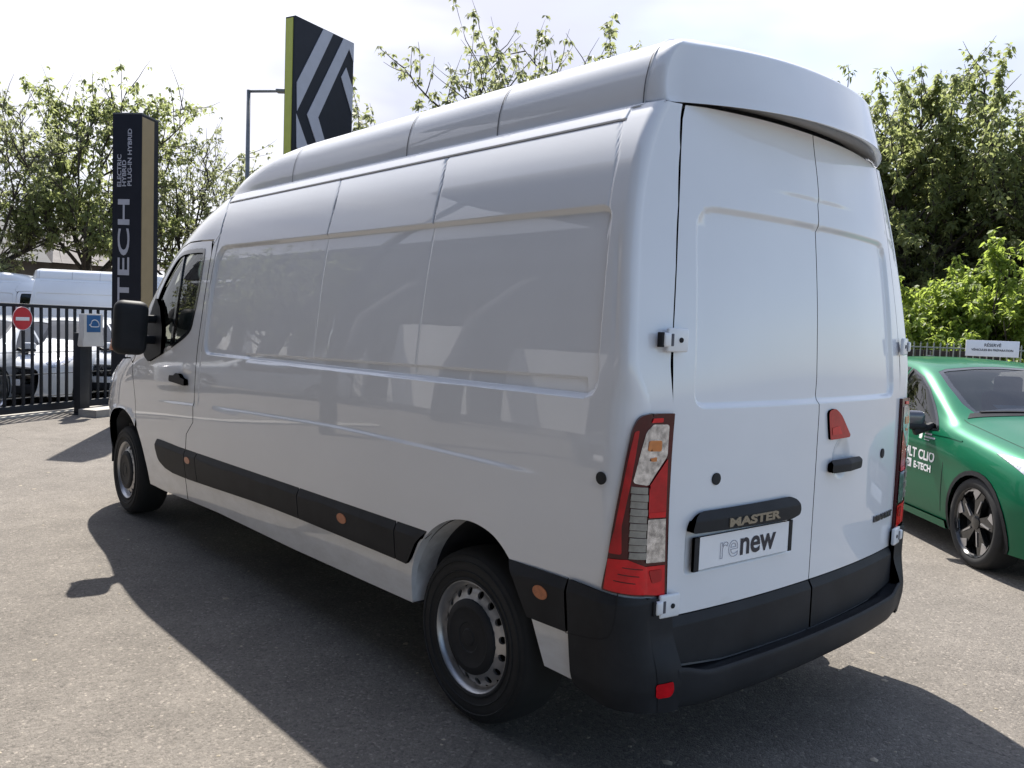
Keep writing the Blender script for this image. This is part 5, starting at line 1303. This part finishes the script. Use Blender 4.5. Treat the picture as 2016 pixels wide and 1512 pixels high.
# ------------------------------------------------------------------ showroom off to the left (seen as reflection in the van's flank)
SH = thing('showroom', 'glass-fronted showroom building mirrored in the flank of the van', 'building', (-11.2, 4, 0), 0)
rbox('rear_wall', (-7, 6, 3.4), (.3, 40, 6.8), 'house_wall', SH, 0)
rbox('flat_roof', (-3.2, 6, 6.9), (9.4, 41, .5), 'sign_dark', SH, .0)
rbox('fascia', (1.3, 6, 6.35), (.25, 41, 1.7), 'sign_dark', SH, .0); rbox('plinth', (.9, 6, .15), (.3, 40, .3), 'concrete', SH, .0)
rbox('blocker_canopy', (4.0, -2.5, 6.75), (6.0, 15, .35), 'sign_dark', SH, .0)  # unseen overhang, drawn out toward the van to block sky light from its flank
for yy in (-9.5, -2.5, 4.5): tube('blocker_canopy_post', [(6.6, yy, 0), (6.5, yy, 3.2), (6.3, yy, 6.6)], [.12, .11, .10], 'anthracite', SH, 10)
for i in range(10):
    y = -13+4.0*i
    P = [(2.7, y, 0), (2.6, y, 1.6), (2.25, y, 3.2), (1.4, y, 4.7), (-.2, y, 5.9)]
    tube('portal_frame', P, [.30, .29, .27, .24, .20], 'dark_slate', SH, 10)
    for k in range(2):
        rbox('glazing', (.9, y+1.05+1.95*k, 2.9), (.03, 1.86, 5.1), 'dark_glass', SH, .0)
        rbox('mullion', (.92, y+.1+1.95*k, 2.9), (.07, .07, 5.2), 'house_wall', SH, .0)
    for zz in (1.9, 3.6): rbox('transom', (.93, y+2.0, zz), (.06, 3.9, .07), 'house_wall', SH, .0)
    rbox('wall_panel', (1.7, y+2.0, 1.25+.25*(i % 3)), (.10, 2.9, 1.9+.5*(i % 3)), 'render_wall', SH, .0)
    if i % 2: rbox('back_panel', (-3, y+2.0, 1.6), (.1, 3.2, 2.2), 'render_wall', SH, .0)
def yard_car(x, y, rz, mat, label):
    o = copy_tree(PC); o.location = (x, y, 0); o.rotation_euler = (0, 0, rz); tag(o, label, 'car', 'cars in front of the showroom')
    for ch in list(o.children)+[g for c_ in o.children for g in c_.children]:
        if ch.type == 'MESH' and ch.data.materials and ch.data.materials[0] == M['parked_white']:
            ch.material_slots[0].link = 'OBJECT'; ch.material_slots[0].material = M[mat]
for i, (y, mt, lb_) in enumerate(((.8, 'parked_dark', 'dark car before the showroom, nearest in the van flank reflection'), (13.4, 'parked_silver', 'silver car before the showroom, mirrored in the van flank'), (17.0, 'parked_dark', 'dark car before the showroom, farthest in the van flank reflection'))):
    yard_car(-6.9, y+2.5, R_(-80+i*4), mt, lb_)

# ------------------------------------------------------------------ trees
def rot_to(d):
    return Vector((0, 0, 1)).rotation_difference(Vector(d).normalized())
def make_tree(name, seed, H, trunk_h, spread, nl, leaf, mat, shoots=14, droop=.6, trunk_r=.13, limbs=9, dens=1.0, lean=(0, 0)):
    """mesh data for trunk (with limbs) and crown of one tree"""
    rng = random.Random(seed); nr = np.random.default_rng(seed)
    TV, TF = [], []
    def addtube(path, rad, n=6):
        V, F = tube_vf(path, rad, n); o = len(TV); TV.extend(V); TF.extend([tuple(i+o for i in f) for f in F])
    top = Vector((lean[0], lean[1], trunk_h))
    addtube([(0, 0, -.05), (lean[0]*.2, lean[1]*.2, trunk_h*.45), tuple(top)], [trunk_r*1.25, trunk_r, trunk_r*.85], 10)
    twigs = []   # (p0, p1)
    def grow_branch(p, d, L, r, depth):
        pts = [p]; q = p.copy(); dd = d.copy(); n = 4
        for i in range(n):
            dd = (dd+Vector((rng.uniform(-.22, .22), rng.uniform(-.22, .22), rng.uniform(-.08, .20)))).normalized(); q = q+dd*(L/n); pts.append(q.copy())
        if r > .006: addtube([tuple(a) for a in pts], [r*(1-.75*i/n) for i in range(n+1)], 6 if r > .02 else 4)
        if depth >= 2:
            for i in range(n): twigs.append((pts[i], pts[i+1]))
            return
        if depth == 1:
            for i in range(1, n): twigs.append((pts[i], pts[i+1]))
        k = (7, 6)[depth]
        for j in range(k):
            t = rng.uniform(.25, 1.0); a = pts[min(n-1, int(t*n))].lerp(pts[min(n, int(t*n)+1)], (t*n) % 1)
            az = rng.uniform(0, 2*math.pi); side = rot_to(dd) @ Vector((math.cos(az), math.sin(az), rng.uniform(.2, 1.0)))
            side = (side.normalized()+Vector((0, 0, .25))).normalized()
            grow_branch(a, side, L*rng.uniform(.42, .66), r*.5, depth+1)
    for j in range(limbs):
        az = 2*math.pi*j/limbs+rng.uniform(-.3, .3); el = rng.uniform(.35, 1.2)
        d = Vector((math.cos(az)*math.cos(el), math.sin(az)*math.cos(el), math.sin(el)))
        L = (spread/max(.35, math.cos(el)))*.62*rng.uniform(.8, 1.15); L = min(L, (H-trunk_h)*.85)
        st = top*rng.uniform(.72, 1.0); grow_branch(Vector((st.x, st.y, st.z)), d, L, trunk_r*.40, 0)
    for j in range(shoots):   # long upright shoots that break the outline
        az = rng.uniform(0, 2*math.pi); rr = spread*rng.uniform(.1, .75); z0 = trunk_h+(H-trunk_h)*rng.uniform(.35, .6)
        p = Vector((rr*math.cos(az)+lean[0], rr*math.sin(az)+lean[1], z0)); L = (H-z0)*rng.uniform(.6, 1.08)
        dd = Vector((rng.uniform(-.35, .35)+.25*math.cos(az), rng.uniform(-.35, .35)+.25*math.sin(az), 1)).normalized(); pts = [p+dd*L*i/6+Vector((rng.uniform(-.05, .05), rng.uniform(-.05, .05), 0)) for i in range(7)]
        addtube([tuple(a) for a in pts], [.014*(1-.8*i/6) for i in range(7)], 4)
        for i in range(6): twigs.extend([(pts[i], pts[i+1])]*3)
        twigs.extend([(pts[5].lerp(pts[6], .7), pts[6])]*2)
    A = np.array([t[0][:] for t in twigs]); B = np.array([t[1][:] for t in twigs]); n = len(A)
    # clusters of drooping leaves along every twig
    nc = max(1, int(nl/5)); idx = nr.integers(0, n, nc); t = nr.random(nc)[:, None]
    C = A[idx]*(1-t)+B[idx]*t+nr.normal(0, .05*dens, (nc, 3))
    C = np.repeat(C, 5, 0); m = len(C)
    az = nr.random(m)*2*np.pi; el = nr.normal(-droop, .45, m)
    D = np.stack([np.cos(az)*np.cos(el), np.sin(az)*np.cos(el), np.sin(el)], 1)
    up = np.array([0, 0, 1.]); S = np.cross(D, up); S /= np.linalg.norm(S, axis=1, keepdims=True)+1e-6
    roll = nr.normal(0, .5, m)[:, None]; Nn = np.cross(S, D); S = S*np.cos(roll)+Nn*np.sin(roll); Nn = np.cross(S, D)
    Ls = leaf*nr.uniform(.65, 1.25, m)[:, None]; base = C+D*Ls*.15
    v0 = base; v1 = base+D*Ls*.42+S*Ls*.27+Nn*Ls*.06; v2 = base+D*Ls-up*Ls*.10; v3 = base+D*Ls*.42-S*Ls*.27+Nn*Ls*.06
    LV = np.stack([v0, v1, v2, v3], 1).reshape(-1, 3); k = np.arange(m)*4
    LF = np.stack([np.stack([k, k+1, k+2], 1), np.stack([k, k+2, k+3], 1)], 1).reshape(-1, 3)
    me = bpy.data.meshes.new('crown'); me.vertices.add(len(LV)); me.vertices.foreach_set('co', LV.ravel())
    me.loops.add(len(LF)*3); me.loops.foreach_set('vertex_index', LF.ravel().astype(np.int32)); me.polygons.add(len(LF))
    me.polygons.foreach_set('loop_start', np.arange(0, len(LF)*3, 3, dtype=np.int32)); me.update(calc_edges=True); me.materials.append(M[mat])
    tm = bpy.data.meshes.new('trunk'); tm.from_pydata([tuple(v) for v in TV], [], TF); tm.update(); tm.materials.append(M['bark']); tm.shade_smooth()
    return tm, me
def tree(label, meshes, loc, rz=0, scale=1, group='trees beyond the yard', cat='tree', name='broadleaf_tree'):
    r = thing(name, label, cat, loc, rz, group); r.scale = (scale,)*3
    link(bpy.data.objects.new('trunk', meshes[0]), r); link(bpy.data.objects.new('crown', meshes[1]), r); return r
T1 = make_tree('a', 3, 6.7, 2.5, 2.7, 12000, .115, 'leaf_mid', 30)
T2 = make_tree('b', 8, 6.5, 2.4, 2.6, 17000, .12, 'leaf_dark', 26)
T3 = make_tree('c', 14, 6.2, 2.0, 2.6, 14000, .125, 'leaf_mid', 26)
TR = make_tree('d', 21, 6.6, 2.6, 3.4, 34000, .125, 'leaf_dark', 30, trunk_r=.16, limbs=11)
TB = make_tree('e', 33, 3.0, .7, 2.2, 30000, .12, 'leaf_bright', 4, trunk_r=.08, limbs=12)
def gpt(px, dist): c = at(px, 600, dist); return (c.x, c.y, 0)
tree('loose pale-green tree at the far left, behind the red sign', T1, gpt(-25, 32.0), .4, 1.22)
tree('dark dense tree just left of the totem sign', T2, gpt(170, 33.0), 1.1, 1.50)
tree('tree between the totem sign and the van windscreen', T1, gpt(355, 35.0), 2.6, 1.28)
tree('sparse treetop left of the pylon sign', T3, gpt(510, 34.0), 4.0, 1.10)
tree('treetop showing over the van just right of the pylon sign', T3, gpt(850, 21.0), .9, 1.20)
tree('tall treetop over the middle of the van roof', T1, gpt(1070, 20.0), 3.6, 1.28)
tree('treetop peeking over the rear of the van roof', T3, gpt(1290, 19.0), 5.2, 1.02)
tree('big dense tree directly behind the rear corner of the van', TR, gpt(1790, 25.0), 1.9, 1.24)
tree('dense tree at the right edge of the photo', TR, gpt(2080, 24.5), 3.9, 1.06)
tree('treetop rising behind the right end of the van roof cap', T3, gpt(1625, 26.0), 2.2, 1.40)
tree('dark tree standing behind the bright bush above the notice board', T2, gpt(1930, 27.0), .2, 1.1)
tree('bright green bush above the notice board', TB, gpt(1985, 19.7), .7, 1.02, 'bushes behind the railing', 'bush', 'bush')
tree('bright green bush above the timber board fence', TB, gpt(1885, 19.9), 2.9, .88, 'bushes behind the railing', 'bush', 'bush')
# background growth that closes the view
for i, (px, d, s, rz) in enumerate(((1780, 25, .95, 1), (2010, 26, .95, 2.2), (1560, 27, .95, 4.1))):
    tree(('dark tree far behind the van rear corner', 'dark tree far behind the notice board', 'dark tree hidden low behind the van body')[i], T2, gpt(px, d), rz, s)
def hedge():
    nr = np.random.default_rng(77); a, b = Vector(gpt(1500, 28)), Vector(gpt(2250, 30)); m = 42000
    t = nr.random(m); base = np.array(a)[None]*(1-t[:, None])+np.array(b)[None]*t[:, None]
    base = base+np.stack([nr.normal(0, .5, m), nr.normal(0, .5, m), nr.random(m)**.8*(3.0+.5*np.sin(t*40))], 1)
    az = nr.random(m)*6.283; el = nr.normal(-.4, .6, m); D = np.stack([np.cos(az)*np.cos(el), np.sin(az)*np.cos(el), np.sin(el)], 1)
    S = np.cross(D, [0, 0, 1.]); S /= np.linalg.norm(S, axis=1, keepdims=True)+1e-6; Ls = .17*nr.uniform(.7, 1.3, m)[:, None]
    LV = np.stack([base, base+D*Ls*.45+S*Ls*.3, base+D*Ls, base+D*Ls*.45-S*Ls*.3], 1).reshape(-1, 3); k = np.arange(m)*4
    LF = np.stack([k, k+1, k+2, k+3], 1)
    me = bpy.data.meshes.new('hedge'); me.vertices.add(len(LV)); me.vertices.foreach_set('co', LV.ravel()); me.loops.add(len(LF)*4); me.loops.foreach_set('vertex_index', LF.ravel().astype(np.int32))
    me.polygons.add(len(LF)); me.polygons.foreach_set('loop_start', np.arange(0, len(LF)*4, 4, dtype=np.int32)); me.update(calc_edges=True); me.materials.append(M['leaf_dark'])
    o = link(bpy.data.objects.new('hedge', me)); tag(o, 'dark leafy hedge closing the view behind the railing', 'hedge'); o['kind'] = 'stuff'
hedge()
# trees on the showroom side, only in the reflections
for i, (x, y, rz, s) in enumerate(((-8.5, 19.0, .3, .95), (-11.5, 25.0, 2.0, 1.1))):
    tree(('young tree at the left of the yard, mirrored in the van flank', 'taller tree behind it, mirrored in the van flank')[i], T1, (x, y, 0), rz, s, 'trees beside the showroom')

# grit and bits of leaf lying on the tarmac
def litter():
    nr = np.random.default_rng(9); V, F = [], []
    for i in range(420):
        d = 1.2+nr.random()**1.6*11; a = nr.uniform(-.05, 1.45); x, y = CPOS.x+d*math.sin(a)*1.0, CPOS.y+d*math.cos(a)
        s_ = nr.uniform(.004, .011) if i % 5 else nr.uniform(.012, .026); r = nr.uniform(0, 6.28); h = s_*.35 if i % 5 else .003; o = len(V)
        for k in range(5): V.append((x+s_*math.cos(r+k*1.2566)*nr.uniform(.6, 1.2), y+s_*math.sin(r+k*1.2566)*nr.uniform(.6, 1.2), .0015))
        V.append((x, y, .002+h)); F += [(o+k, o+(k+1) % 5, o+5) for k in range(5)]
    o = mesh_obj('ground_litter', V, F, 'stone'); tag(o, 'scattered grit and small leaf bits on the tarmac', 'grit'); o['kind'] = 'stuff'
litter()
